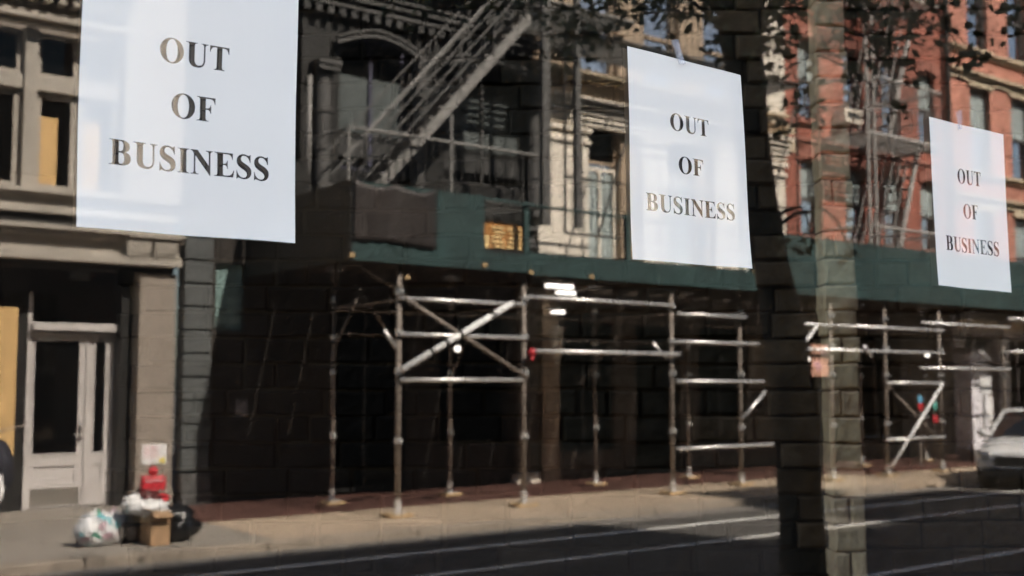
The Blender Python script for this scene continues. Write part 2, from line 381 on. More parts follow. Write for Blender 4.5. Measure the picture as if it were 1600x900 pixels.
B(-3, xA, YD+.1, YD+.2, GW, 3.2).build('shop_back', blackp, hs)

# notice on the pillar
n0, n1 = at(222, 695, YF-.01), at(260, 724, YF-.01)
sg = thing('notice_board', 'small white notice with pink print and a yellow square on the stone pillar', 'sign', ((n0.x+n1.x)/2, YF-.008, n1.z))
B(n0.x, n1.x, YF-.014, YF-.002, n1.z, n0.z).build('board', white, sg)
b = MB(); ww = n1.x-n0.x; hh = n0.z-n1.z
for k in range(5): b.box(n0.x+ww*.08, n0.x+ww*random.uniform(.6,.92), YF-.016, YF-.0141, n0.z-hh*(.16+.13*k), n0.z-hh*(.11+.13*k))
b.build('printing', pink, sg)
B(n0.x+ww*.68, n0.x+ww*.94, YF-.018, YF-.0142, n1.z+hh*.06, n1.z+hh*.28).build('yellow_square', yellow, sg)

# red standpipe in front of the pillar
c0 = at(239, 752, YF-.3)
sp = thing('standpipe', 'red fire standpipe with a round cap and plate in front of the pillar', 'standpipe', (c0.x, YF-.3, GW))
b = MB().tube([(c0.x, YF-.3, GW), (c0.x, YF-.3, c0.z)], .06, 14); b.build('pipe', redp, sp, smooth=True)
b = B(c0.x-.155, c0.x+.155, YF-.36, YF-.24, c0.z-.11, c0.z+.07); b.build('plate', redp, sp, bevel=.02)
b = MB()
for k in range(5): b.box(c0.x-.12+k*.05, c0.x-.085+k*.05, YF-.365, YF-.3601, c0.z-.0, c0.z+.03)
b.build('plate_lettering', pink, sp)
MB().ball((c0.x+.0, YF-.3, c0.z+.13), .062, 14).build('round_cap', redp, sp, smooth=True)
for s in (-1, 1):
    MB().lathe_y((c0.x+s*.1, YF-.36, c0.z-.2), [(.0,-.1),(.055,-.1),(.055,-.02),(.04,0),(.04,.08)]).build('outlet', redp, sp)

# ================================================================== BLACK SHOP HOUSE
YB = 14.7; bx0, bx1 = 5.80, 11.75
bh = thing('black_house', 'black painted house with grey pilasters and curtained tall windows behind the fire escape', 'building', (8.8, 15.0, GW), 'buildings along the far side of the street')
# rusticated grey pilaster next to the stone house
b = MB(); ga, gb = bx0, X(331, YB, 430)
z = GW+.42
while z < 3.9: b.box(ga, gb, YB-.05, YB+.2, z+.03, min(z+.31, 3.95)); b.box(ga+.02, gb-.02, YB-.015, YB+.2, z, z+.03); z += .31
b.build('rusticated_pilaster', greyp, bh, bevel=.01)
b = MB().box(ga, gb+.03, YB-.09, YB+.2, GW, GW+.17).box(ga, gb+.01, YB-.07, YB+.2, GW+.18, GW+.41); b.build('pilaster_base', greym, bh, bevel=.01)
p0, p1 = at(334, 417, YB+.1), at(372, 517, YB+.1)
b = MB().box(p0.x, X(378, YB+.1, 450), YB+.1, YB+.13, p1.z, p0.z+.05); f = b.build('fanlight', tealg, bh)  # right edge trimmed to where the shed's shadow begins
# black shop wall with doors
holes = [(p0.x, X(378, YB+.1, 450), p1.z, p0.z+.05), (8.0, 9.3, GW, 2.9), (9.9, 11.2, .8, 2.9)]
b = MB(); holed(b, gb, bx1, GW, 4.0, YB+.02, YB+.3, holes); b.build('shop_wall', darkb, bh)
sash(bh, 8.0, 9.3, GW+.02, 2.9, YB+.15, blackp, glassd, mid=False, vert=True)
sash(bh, 9.9, 11.2, .8, 2.9, YB+.15, blackp, glassd, mid=False)
B(gb, bx1, YB+.31, YB+.4, GW, 4.0).build('backing', blackp, bh)
for px_ in (867,):
    q = X(px_, YB-.1, 600); B(11.32, 11.74, YB-.08, YB+.3, GW, 3.4).build('pilaster', shopb, bh)
    B(11.28, 11.745, YB-.14, YB+.3, GW, GW+.16).build('pilaster_base', cream, bh)
# little notice and doorbell on the black wall
B(X(368, YB, 638), X(387, YB, 638), YB+.005, YB+.018, Z(651, 378, YB), Z(625, 378, YB)).build('notice_plate', greyl, bh)
# upper floor
wins = [(X(525, YB+.2, 150), X(632, YB+.2, 150)), (X(690, YB+.2, 150), X(815, YB+.2, 150))]
lz0, lz1 = 4.9, 7.0
holes = [(a, c, lz0, 6.95) for a, c in wins]+[(X(400, YB+.1, 200), X(470, YB+.1, 200), lz0, 6.95)]
b = MB(); holed(b, bx0, bx1, 4.0, 12, YB+.1, YB+.4, holes); b.build('upper_wall', blackp, bh)
for i, (a, c) in enumerate(wins):
    f = sash(bh, a, c, lz0, 6.94, YB+.22, lav if i == 0 else greym, glassd, fw=.05, mid=False, vert=True, curtain=curt, cur_z=(5.5, 6.35))
    B(a+.05, c-.05, YB+.225, YB+.29, 5.42, 5.48).build('transom_bar', blackp, f)
    B(a+.05, c-.05, YB+.235, YB+.27, 5.12, 5.41).build('valance', greyv, f)
f = sash(bh, holes[2][0], holes[2][1], lz0, 6.94, YB+.22, greym, glassd, fw=.05, mid=False, curtain=curt, cur_z=(5.0, 5.9))
def column(x, r, z0, z1, m, name='column'):
    b = MB(); b.tube([(x, YB+.02, z0), (x, YB+.02, z1)], r, 16)
    b.box(x-r*1.35, x+r*1.35, YB-.02-r*1.35, YB+.09, z0-.14, z0).box(x-r*1.4, x+r*1.4, YB-.02-r*1.4, YB+.09, z1, z1+.08).box(x-r*1.6, x+r*1.6, YB-.02-r*1.6, YB+.09, z1+.08, z1+.14)
    for k in range(3): b.tube([(x, YB+.02, z0+.5+k*.55), (x, YB+.02, z0+.55+k*.55)], r*1.18, 16)
    return b.build(name, m, bh, smooth=False)
column(X(505, YB, 200), .12, 4.6, 6.25, greyu)
column(X(655, YB, 200), .10, 4.6, 6.1, greyu)
column(X(835, YB, 200), .11, 4.6, 6.3, greyu)
column(X(436, YB, 200), .11, 4.6, 6.25, greyv)
# arched hoods over the windows and the lit cornice strips
for i, (a, c) in enumerate(wins):
    b = MB(); n = 14; a -= .12; c += .12
    for r_, t_ in ((0, .05), (.085, .035)):
        P = [(a+(c-a)*k/n, YB-.03, 6.72+r_+.2*math.sin(math.pi*k/n)) for k in range(n+1)]
        for p, q in zip(P, P[1:]): b.bar(p, q, .12, t_)
    b.build('arched_hood', greyu, bh)
    b = MB().box(c-.02, c+.14, YB-.06, YB+.1, 6.25, 6.75); b.build('hood_bracket', greyu, bh)
b = MB()
for z0, p, h in ((7.25, .10, .06), (7.36, .16, .05), (7.46, .2, .04), (7.9, .3, .07), (8.05, .4, .06)):
    b.box(bx0, bx1, YB-p, YB+.1, z0, z0+h)
b.build('cornice', greyu, bh)
for i in range(30): B(bx0+.1+i*.195, bx0+.2+i*.195, YB-.08, YB+.1, 7.12, 7.24).build('dentil', greyv, bh)
b = MB(); moulding(b, bx0, bx1, YB+.02, 3.95, [(.08,.05),(.2,.02),(.06,.12)]); b.build('band_course', greym, bh)

# ================================================================== CREAM HOUSE
YCc = 14.7; cx0, cx1 = 11.78, 18.12
chh = thing('cream_house', 'cream painted house with tan walls between the black house and the red brick', 'building', (14.6, 15.0, GW), 'buildings along the far side of the street')
dw = (X(910, YCc+.2, 320), X(963, YCc+.2, 320))
pit = 2.62
dws = [(dw[0]+k*pit*.72, dw[1]+k*pit*.72) for k in range(3)]
zw1, zw0 = Z(262, 935, YCc+.2), 3.7
up = [(dw[0]-.15+k*1.55, dw[0]+.75+k*1.55) for k in range(4)]
holes = [(a, c, zw0, zw1+.75) for a, c in dws]+[(a, c, 7.15, 9.0) for a, c in up if c < cx1-.1]+[(a, c, 9.9, 11.5) for a, c in up if c < cx1-.1]
b = MB(); holed(b, cx0, cx1, 3.5, 13, YCc+.08, YCc+.4, holes); b.build('upper_wall', creamd, chh)
for a, c in dws:
    f = sash(chh, a, c, zw0, zw1, YCc+.2, cream, glass, fw=.07, mid=False, vert=True, curtain=blind, cur_z=(zw0+.1, zw1-.1))
    sash(chh, a, c, zw1+.06, zw1+.75, YCc+.2, creamd, glassd, fw=.05, mid=False)
for zz0, zz1 in ((7.15, 9.0), (9.9, 11.5)):
    for a, c in up:
        if c < cx1-.1: sash(chh, a, c, zz0, zz1, YCc+.2, creamd, glass, fw=.06)
for a, c in ((11.8, dws[0][0]-.06), (dws[0][1]+.42, dws[1][0]-.05), (dws[1][1]+.42, dws[2][0]-.05), (17.35, 18.10)):
    if c-a < .1: continue
    B(a, c, YCc-.04, YCc+.1, 3.5, zw1+.62).build('pilaster', cream, chh, bevel=.01)
    b = MB().box(a-.02, c+.02, YCc-.09, YCc+.1, zw1+.3, zw1+.36).box(a-.03, c+.03, YCc-.11, YCc+.1, zw1+.5, zw1+.58); b.build('pilaster_capital', cream, chh, bevel=.006)
b = MB(); z = zw1+.63
for h, p in ((.05,.08),(.035,-.03),(.06,.12),(.03,-.02),(.07,.16),(.03,.0),(.06,.22),(.035,.02),(.07,.28)):
    b.box(cx0, cx1, YCc-p, YCc+.1, z, z+h); z += h
b.build('shadow_grooved_lintel', cream, chh, bevel=.004)  # grooves imitate the grating's shadow stripes on the lintel
for zz_ in (6.95, 9.7, 12):
    b = MB(); moulding(b, cx0, cx1, YCc+.06, zz_, [(.06,.1),(.05,.2)]); b.build('sill_band', sandst, chh)
b = MB().box(X(1190, YCc, 60), cx1, YCc-.05, YCc+.09, 6.9, 12); b.build('corner_pilaster', cream, chh)
# ground floor shop under the shed
holes = [(12.3, 13.6, .6, 2.9), (14.1, 15.2, GW, 2.8), (15.7, 17.0, .6, 2.9)]
b = MB(); holed(b, cx0, cx1, GW, 3.5, YCc+.1, YCc+.4, holes); b.build('shop_wall', shopb, chh)
for h in holes: sash(chh, h[0], h[1], h[2]+.01, h[3], YCc+.2, blackp, glassd, mid=False, vert=h[1]-h[0] > 1.2)
B(11.9, 12.25, YCc-.02, YCc+.2, GW, 3.3).build('shop_pilaster', creamd, chh)

# ================================================================== RED BRICK HOUSES
def brick_house(name, label, x0, x1, bm_, trim, rows, cols, cw, YR, frame, arched=False, open_shop=True):
    h = thing(name, label, 'building', ((x0+x1)/2, YR+.3, GW), 'buildings along the far side of the street')
    holes = [(c, c+cw, z0, z1) for z0, z1 in rows for c in cols]
    b = MB(); holed(b, x0, x1, 3.6, 15.5, YR, YR+.4, holes); b.build('wall', bm_, h)
    for z0, z1 in rows:
        for c in cols:
            dk = random.random()
            f = sash(h, c+.005, c+cw-.005, z0+.005, z1-.005, YR+.10, frame, glass, fw=.05, curtain=blind if dk < .45 else None, cur_z=((z0+z1)/2+.05, z1-.08) if dk < .45 else None)
            B(c-.08, c+cw+.08, YR-.09, YR+.1, z0-.1, z0-.002).build('sill', trim, f)
            b = MB()
            if arched:
                n = 8
                for k in range(n):
                    u0, u1 = k/n, (k+1)/n
                    b.box(c-.08+(cw+.16)*u0, c-.08+(cw+.16)*u1, YR-.05-.02*(k % 2), YR+.05, z1+.002+.10*math.sin(math.pi*(u0+u1)/2)-.04, z1+.2+.1*math.sin(math.pi*(u0+u1)/2))
            else: b.box(c-.1, c+cw+.1, YR-.06, YR+.1, z1+.002, z1+.16)
            b.build('lintel', trim, f)
    sm_ = greyfront if x0 > 23.95 else shopb
    sh = [(x0+.5+k*1.9, x0+1.9+k*1.9, .6 if k % 2 else GW, 2.9) for k in range(int((x1-x0-.6)/1.9))]
    b = MB(); holed(b, x0, x1, GW, 3.6, YR+.03, YR+.4, sh); b.build('shop_wall', sm_, h)
    for q in sh: sash(h, q[0]+.005, q[1]-.005, q[2]+.02, q[3]-.005, YR+.22, sm_, glassd, mid=False, vert=True)
    return h
YR = 14.7
rw = X(1275, YR+.1, 130)-X(1242, YR+.1, 130)
rcols = [X(p, YR+.1, 130) for p in (1241, 1311, 1371, 1427)]
rrows = [(Z(368, 1255, YR), Z(250, 1255, YR)), (Z(186, 1258, YR), Z(62, 1258, YR)), (10.7, 12.8)]
rh = brick_house('red_brick_house', 'dark red brick house with arched window heads behind the second fire escape', 18.15, 23.9, redb, redst, rrows, rcols, rw, YR, greym, True)
b = MB()
for z_ in (5.95+.6, 9.9): moulding(b, 18.15, 23.9, YR+.01, z_, [(.08,.05),(.07,.1)])
b.build('band_course', redst, rh)
B(X(1238, YR, 235)-.25, X(1238, YR, 235)+.02, YR-.06, YR+.1, Z(238, 1238, YR), Z(196, 1238, YR)).build('sand_block', sandst, rh)
T([(23.85, YR-.12, 3.9), (23.85, YR-.12, 15)], .06).build('downpipe', blackp, rh)
c2 = [X(1506, YR+.1, 60), X(1569, YR+.1, 60)]
pitch = c2[1]-c2[0]; cols2 = [c2[0]+k*pitch for k in range(6)]; w2 = X(1537, YR+.1, 60)-c2[0]
rows2 = [(Z(78, 1530, YR), Z(78, 1530, YR)+2.0), (Z(78, 1530, YR)-3.0, Z(78, 1530, YR)-.95), (Z(78, 1530, YR)-5.9, Z(78, 1530, YR)-3.95)]
rh2 = brick_house('red_brick_house', 'bright red brick house with cream stone bands at the right end of the row', 24.0, 24.0+pitch*6+.3, redb2, sandst, rows2, cols2, w2, YR, greym)
for k in range(3):
    zc = rows2[0][0]-.12-k*2.95
    b = MB(); moulding(b, 24.0, 24.0+pitch*6+.3, YR+.0, zc-.08, [(.07,.08),(.05,.15)]); b.build('sill_course', sandst, rh2)
    b = MB(); moulding(b, 24.0, 24.0+pitch*6+.3, YR+.0, zc-.72, [(.14,.06),(.07,.16)]); b.build('lintel_course', sandst, rh2)
# air conditioner
a0, a1 = at(1319, 168, YR-.3), at(1347, 195, YR-.3)
ac = thing('air_conditioner', 'small white window air conditioner sticking out of the dark red house', 'air conditioner', ((a0.x+a1.x)/2, YR-.1, a1.z))
b = MB(); holed(b, a0.x, a1.x, a1.z, a0.z, YR-.32, YR-.28, [(a0.x+.07, a1.x-.07, a1.z+.07, a0.z-.07)]); b.box(a0.x, a1.x, YR-.28, YR+.15, a1.z, a0.z); b.build('housing', cream, ac)
b = MB()
for k in range(8):
    z = a1.z+.085+k*(a0.z-a1.z-.17)/7.5; b.box(a0.x+.07, a1.x-.07, YR-.30, YR-.285, z, z+.012)
b.build('grille', greym, ac)

# ================================================================== FIRE ESCAPES
YE = 13.3       # outer face of the first one
fe = thing('fire_escape', 'black and grey iron fire escape stair rising to the right over the black house', 'fire escape', (8.8, 14.0, 4.4), 'iron fire escapes on the facades')
q0 = at(545, 198, YE); q1 = at(832, 246, YE); zf = 4.35; zr = q0.z
T([(q0.x, YB, zr), (q0.x, YE, zr), (q1.x+.1, YE, zr)], .022, 8).build('top_rail', escl, fe)
T([(q0.x, YB, zf), (q0.x, YE, zf), (q1.x+.1, YE, zf)], .03, 8).build('floor_edge', esc, fe)
T([(q0.x, YE, zf), (q0.x, YE, zr)], .024, 8).build('corner_post', escl, fe)
for k in range(1, 26):
    xx = q0.x+(q1.x-q0.x)*k/25.5
    T([(xx, YE, zf), (xx, YE, zr)], .008, 6).build('baluster', escb if k < 24 else esc, fe)
b = MB(); 
for k in range(14): b.box(q0.x, q1.x+.1, YE+.03+k*.1, YE+.07+k*.1, zf-.03, zf)
b.build('platform_grating', esc, fe)
# the stair: wide stringer, treads and five parallel rails
s0, s1 = at(585, 300, YE+.12), at(840, 14, YE+.12)
dirv = (s1-s0).normalized(); nrm = Vector((-dirv.z, 0, dirv.x))
MB().bar(s0, s1, .035, .15, (0,1,0)) 
b = MB(); hw = nrm*.07
b.add([s0-hw, s1-hw, s1+hw, s0+hw, *(v+Vector((0,.03,0)) for v in (s0-hw, s1-hw, s1+hw, s0+hw))], [(0,1,2,3),(7,6,5,4),(0,4,5,1),(1,5,6,2),(2,6,7,3),(3,7,4,0)])
b.build('stringer', escl, fe, label='wide pale grey outer stringer')
sb = Vector((0,.62,0))
b = MB(); b.add([s0-hw+sb, s1-hw+sb, s1+hw+sb, s0+hw+sb, *(v+Vector((0,.65,0)) for v in (s0-hw, s1-hw, s1+hw, s0+hw))], [(0,1,2,3),(7,6,5,4),(0,4,5,1),(1,5,6,2),(2,6,7,3),(3,7,4,0)])
b.build('stringer', esc, fe)
nt_ = 17
for k in range(nt_+1):
    p = s0.lerp(s1, (k+.3)/(nt_+.5)); B(p.x-.12, p.x+.10, p.y+.031, p.y+.62, p.z+.03, p.z+.055).build('tread', escl, fe)
for s_, side in ((0, 0), (.65, 1)):
    for k, hgt in enumerate((.26, .42, .58, .74) if side == 0 else (.5, .8)):
        o = nrm*hgt*.86+Vector((0, s_, 0)); T([s0+o, s1+o], .014 if k < 3 else .02, 6).build('handrail', escl if k == 3 else esc, fe)
    for k in range(5):
        p = s0.lerp(s1, .08+.21*k)+Vector((0, s_, 0)); T([p, p+Vector((0,0,.95))], .014, 6).build('rail_post', esc, fe)
# top landing and upper flight
zt2 = s1.z+.1
b = MB()
for k in range(12): b.box(s1.x-.2, s1.x+1.9, YE+.05+k*.11, YE+.10+k*.11, zt2, zt2+.03)
b.build('platform_grating', esc, fe)
T([(s1.x-.2, YE, zt2+.02), (s1.x+1.9, YE, zt2+.02)], .03, 8).build('floor_edge', escl, fe)
T([(s1.x+.3, YE, zt2+.9), (s1.x+1.9, YE, zt2+.9)], .02, 8).build('top_rail', esc, fe)
for px_, r_, m_, n_ in ((851, .075, esc, 'standing_post'), (901, .05, esc, 'standing_post')):
    xx = X(px_, YE-.05, 200); b = B(xx-r_, xx+r_, YE-.1, YE-.02, 4.1, 9.5); b.build(n_, m_, fe)
T([(X(705, YE, 210), YE, zf), (X(705, YE, 210), YE, Z(180, 705, YE))], .025, 8).build('rail_post', escl, fe)
# lit pipe standing at the left end of the black house
pp = X(483, 14.2, 200)
tag(MB().tube([(pp, 14.2, 4.05), (pp, 14.2, Z(118, 483, 14.2))], .035, 10).tube([(pp, 14.2, 4.05), (pp, 14.2, 4.12)], .07, 10).build('vent_pipe', escl, smooth=True), 'slim pale vent pipe standing left of the fire escape balcony', 'pipe')

escx = mat('pale_galvanised_paint', (.42,.40,.38), .55, scale=5, var=.2, bump=.1)
fe2 = thing('fire_escape', 'grey iron fire escape zigzagging down the dark red brick house', 'fire escape', (21.5, 14.0, 4.3), 'iron fire escapes on the facades')
YG = 13.6
xL, xR = X(1352, YG, 150), X(1470, YG, 180)
zA = Z(205, 1352, YG); zA2 = Z(150, 1352, YG)
def platform(z, rail):
    T([(xL, YR, z), (xL, YG, z), (xR, YG, z), (xR, YR, z)], .045, 8).build('floor_edge', escx, fe2)
    for hh_, r_ in ((rail, .03), (rail*.52, .018)):
        T([(xL, YR, z+hh_), (xL, YG, z+hh_), (xR, YG, z+hh_), (xR, YR, z+hh_)], r_, 8).build('top_rail', escx if hh_ == rail else escl, fe2)
    b = MB()
    for k in range(11): b.box(xL, xR, YG+.02+k*.1, YG+.06+k*.1, z-.02, z+.0)
    b.build('platform_grating', escl, fe2)
    for k in range(21):
        xx = xL+(xR-xL)*k/20; T([(xx, YG, z), (xx, YG, z+rail)], .011, 5).build('baluster', escl, fe2)
H2 = Z(110, 1352, YG)-zA
floors = [zA-3.05, zA, zA+3.05]
for z in floors: platform(z, H2*.95)
for i, z in enumerate(floors):
    xa, xb = X(1415, YG, 380), X(1447, YG, 223)
    p, q = Vector((xa, YG+.35, z)), Vector((xb+.25, YG+.35, z+3.05))
    for dy in (0, .55):
        T([p+Vector((0,dy,0)), q+Vector((0,dy,0))], .055 if dy == 0 else .035, 8).build('stringer', escx, fe2)
        for dx in (-.28, -.5, -.75): T([p+Vector((dx,dy,.1)), q+Vector((dx,dy,.1))], .018, 6).build('handrail', escl, fe2)
    for k in range(12):
        t = p.lerp(q, (k+.5)/12); B(t.x-.1, t.x+.1, t.y, t.y+.55, t.z-.012, t.z+.012).build('tread', escl, fe2)
for xx in (xL, xL+.22): T([(xx, YG-.03, 4.0), (xx, YG-.03, floors[-1]+H2)], .035, 8).build('standing_post', escx, fe2)
# third balcony on the cream house, with a grating above it throwing bars of shade
fe3 = thing('fire_escape', 'thin railed iron balcony and bars in front of the cream house', 'fire escape', (14.0, 14.0, 4.3), 'iron fire escapes on the facades')
xa, xb = 11.6, 17.3
for z_ in (4.55, 5.5):
    pass
T([(xa, 13.75, 5.0), (xb, 13.75, 5.0)], .02, 6).build('top_rail', escb, fe3)
T([(xa, 13.75, 4.1), (xb, 13.75, 4.1)], .02, 6).build('bottom_rail', escb, fe3)
for k in range(42):
    xx = xa+(xb-xa)*k/41; T([(xx, 13.75, 4.1), (xx, 13.75, 5.0)], .008, 5).build('baluster', escb, fe3)
for z_ in (7.35, 8.3):
    T([(xa, 13.6, z_), (xb, 13.6, z_)], .022, 6).build('top_rail', esc, fe3)
for k in range(38):
    xx = xa+(xb-xa)*k/37; T([(xx, 13.6, 7.35), (xx, 13.6, 8.3)], .009, 5).build('baluster', esc, fe3)
b = MB()
for k in range(9): b.box(xa, xb, 13.62+k*.12, 13.67+k*.12, 7.3, 7.33)
b.build('platform_grating', esc, fe3)
for k in range(4): T([(xa+1.3*k+.7, 13.75, 4.1), (xa+1.3*k+1.9, 13.72, 7.3)], .02, 6).build('diagonal_brace', escb, fe3)
for xx in (xa, xa+1.35, xa+3.2, xb): T([(xx, 13.75, 4.1), (xx, 13.72, 7.35)], .022, 6).build('standing_post', escb, fe3)

# ================================================================== SIDEWALK SHED
YS = 11.75            # front of the boards
sx0, sx1 = 6.66, 34.0
sh = thing('sidewalk_shed', 'long sidewalk shed with green boards on steel tube scaffolding over the pavement', 'scaffolding', (14.0, 13.0, GW))
zD0 = 3.28; zD1 = 4.12
b = MB()
for i in range(46):
    yy = YS+.06
    b.box(sx0+.02+i*.6, sx0+.6+i*.6, yy, 14.64, zD0+.14, zD0+.19)
b.build('deck', blackp, sh)
b = MB()
for i in range(46): b.box(sx0+.1+i*.6, sx0+.18+i*.6, YS+.07, 14.6, zD0-.02, zD0+.14)
b.build('joists', shopb, sh)
# boards in panels: full height, low over the cream house, full again
segs = []
x = sx0; xlow0 = X(826, YS, 360); xlow1 = X(1203, YS, 400)
edges = [sx0, X(755, YS, 360), xlow0]
def board(xa, xb, z0, z1, parent=sh):
    b = B(xa+.004, xb-.004, YS, YS+.03, z0, z1); b.build('board_panel', green, parent)
xx = sx0
while xx < X(755, YS, 360)-.05: nx = min(xx+1.19, X(755, YS, 360)); board(xx, nx, zD0-.1, zD1); xx = nx
board(X(755, YS, 360), xlow0, zD0-.1, zD0+.13)
xx = xlow0
while xx < xlow1-.05: nx = min(xx+2.1, xlow1); board(xx, nx, zD0-.12, zD0+.17); xx = nx
while xx < sx1: nx = min(xx+1.22, sx1); board(xx, nx, zD0-.12, zD1-.02); xx = nx
b = B(sx0-.03, sx0, YS, 14.64, zD0-.1, zD1); b.build('end_board', blackp, sh)  # green board done in black: its shade side put into the colour
T([(X(755, YS, 310), YS+.02, zD1-.03), (xlow1, YS+.02, zD1-.1)], .022, 8).build('guard_rail', green, sh)
for p in (755, 826, 985, 1100, 1203):
    xx = X(p, YS, 360); B(xx-.04, xx+.04, YS+.032, YS+.09, zD0+.1, zD1).build('guard_post', green, sh)
# posts
def P(px, py, row=None): return gnd(px, py, GW)
YP, YQ = 11.9, 13.6
front = [X(622, YP, 650), X(818, YP, 650), X(1050, YP, 650), X(1157, YP+.4, 650), X(1300, YP, 650), X(1385, YP, 650), X(1470, YP, 650), X(1570, YP+.4, 650), 23.2, 26.0, 29.0]
back = [X(520, YQ, 650), X(703, YQ, 650), X(930, YQ, 650), X(1075, YQ, 650), X(1245, YQ, 650), X(1345, YQ, 650), X(1445, YQ, 650), X(1520, YQ, 650), 26.5, 29.5]
def post(x, y, r, m):
    p = T([(x, y, GW+.06), (x, y, zD0)], r, 12).build('post', m, sh, smooth=True)
    b = MB().box(x-.085, x+.085, y-.085, y+.085, GW+.045, GW+.062).tube([(x, y, GW+.06), (x, y, GW+.2)], r*1.3, 12); b.build('base_plate', steel, p)
    for z in (1.02, 1.85, 2.32, 2.82): MB().tube([(x, y, z), (x, y, z+.07)], r*1.45, 12).box(x-.02, x+.02, y-r*2.2, y-r*1.2, z+.01, z+.06).build('coupler', steel, p)
    b = MB().box(x-.11, x+.11, y-.07, y+.07, zD0-.06, zD0-.002); b.build('head_plate', steel, p)
for i, x in enumerate(front):
    post(x, YP if i not in (3, 7) else YP+.4, .036, steeld)
    tag(B(x-.17, x+.15, (YP if i not in (3, 7) else YP+.4)-.12, (YP if i not in (3, 7) else YP+.4)+.12, GW+.004, GW+.044).build('timber_block', wood, bevel=.006),
        'flat timber block under a front scaffold post on the tan pavement', 'wood block', 'timber blocks under the scaffold posts')
for i, x in enumerate(back):
    post(x, YQ, .03, steeld)
    tag(B(x-.13, x+.15, YQ-.11, YQ+.11, GW+.010, GW+.044).build('timber_block', wood, bevel=.006),
        'flat timber block under a rear scaffold post on the red slab', 'wood block', 'timber blocks under the rear scaffold posts')
def rail(pa, pb, Y, r=.027, m=steel, name='cross_rail', dy=0):
    a, c = at(pa[0], pa[1], Y), at(pb[0], pb[1], Y); zz = (a.z+c.z)/2
    if name == 'cross_rail': a.z = c.z = zz
    T([a, c], r, 10).build(name, m, sh, smooth=True)
YT = YP-.065
for yy in (465, 522, 592): rail((626, yy), (820, yy+(12 if yy == 465 else 6 if yy == 522 else 3)), YT)
rail((826, 463), (1052, 478), YT); rail((832, 549), (1062, 553), YT-.06, .03)
for a, c in (((1058, 489), (1165, 497)), ((1058, 529), (1185, 542)), ((1058, 594), (1193, 598)), ((1058, 701), (1207, 695))): rail(a, c, YT)
for a, c in (((1205, 503), (1375, 513)), ((1310, 507), (1474, 518)), ((1240, 545), (1474, 552)), ((1385, 599), (1474, 598)), ((1385, 688), (1476, 682)), ((1440, 505), (1576, 511)), ((1437, 577), (1578, 575)), ((1575, 498), (1700, 506)), ((1575, 550), (1700, 552))): rail(a, c, YT)
# braces
rail((628, 578), (800, 474), YP-.13, .042, whitep, 'diagonal_brace')
for u_ in (.24, .37, .5, .8):
    a_, c_ = at(628, 578, YP-.13), at(800, 474, YP-.13)
    T([a_.lerp(c_, u_), a_.lerp(c_, u_+.028)], .047, 10).build('brace_band', blackp, sh)
rail((632, 466), (824, 590), YP-.09, .028, steeld, 'diagonal_brace')
rail((1248, 548), (1276, 510), YP-.12, .03, whitep, 'diagonal_brace')
rail((1160, 654), (1196, 612), YP-.12, .028, steel, 'diagonal_brace')
rail((1394, 728), (1472, 601), YP-.12, .03, whitep, 'diagonal_brace')
rail((1388, 604), (1470, 690), YP+.1, .022, steeld, 'diagonal_brace')
rail((1020, 535), (1040, 560), YP-.12, .025, steel, 'diagonal_brace')
rail((1350, 540), (1362, 558), YP-.12, .025, steel, 'diagonal_brace')
rail((1530, 548), (1547, 562), YP-.12, .025, steel, 'diagonal_brace')
rail((520, 545), (572, 440), YQ-.05, .018, steeld, 'diagonal_brace')
rail((560, 450), (620, 540), YQ-.09, .02, steeld, 'diagonal_brace')
rail((600, 515), (618, 543), YP-.02, .022, steel, 'diagonal_brace')
rail((905, 600), (1000, 480), YQ-.05, .018, steeld, 'diagonal_brace')
rail((700, 600), (755, 470), YQ-.05, .018, steeld, 'diagonal_brace')
rail((555, 410), (640, 465), YP+.8, .02, steeld, 'diagonal_brace')
for x in (front[0], front[1], front[2], front[4], front[6]):
    T([(x, YP+.03, 2.75), (x+.1, YQ, 2.75)], .02, 8).build('tie_rail', steeld, sh)
T([(back[0], YQ-.04, 2.72), (back[-1], YQ-.04, 2.72)], .02, 8).build('back_rail', steeld, sh)
T([(back[0], YQ-.04, 2.4), (back[-1], YQ-.04, 2.4)], .016, 8).build('back_rail', steeld, sh)
# lumber ends along the shed
b = MB()
for p, q in ((551, 398), (637, 433), (758, 414), (830, 425), (925, 432), (1180, 424)):
    c = at(p, q, YS-.02); b.box(c.x-.035, c.x+.035, YS-.02, YS-.001, c.z-.025, c.z+.025)
b.build('bolt_heads', wood, sh)
# brown tarp on the boards, sagging top edge
t0, t1 = X(553, YS-.02, 330), X(681, YS-.02, 330); n = 26; m = 12; vs = []
for i in range(n+1):
    u = i/n; xx = t0+(t1-t0)*u
    for j in range(m+1):
        v = j/m; top = zD1+.02-.07*abs(math.sin(u*math.pi*2))-.02*u; bot = zD0+.12+.02*math.sin(u*5)
        vs.append((xx, YS-.022-.012*math.sin(u*37+v*3)*v-.02*abs(math.sin(u*math.pi*2))*(1-v)*2, top+(bot-top)*v))
b = MB().add(vs, [(i*(m+1)+j, (i+1)*(m+1)+j, (i+1)*(m+1)+j+1, i*(m+1)+j+1) for i in range(n) for j in range(m)])
o = b.build('tarpaulin', tarpm, smooth=True); so_ = o.modifiers.new('thickness', 'SOLIDIFY'); so_.thickness = .004
tag(o, 'sagging brown tarpaulin tied over the left end of the green shed boards', 'tarpaulin')
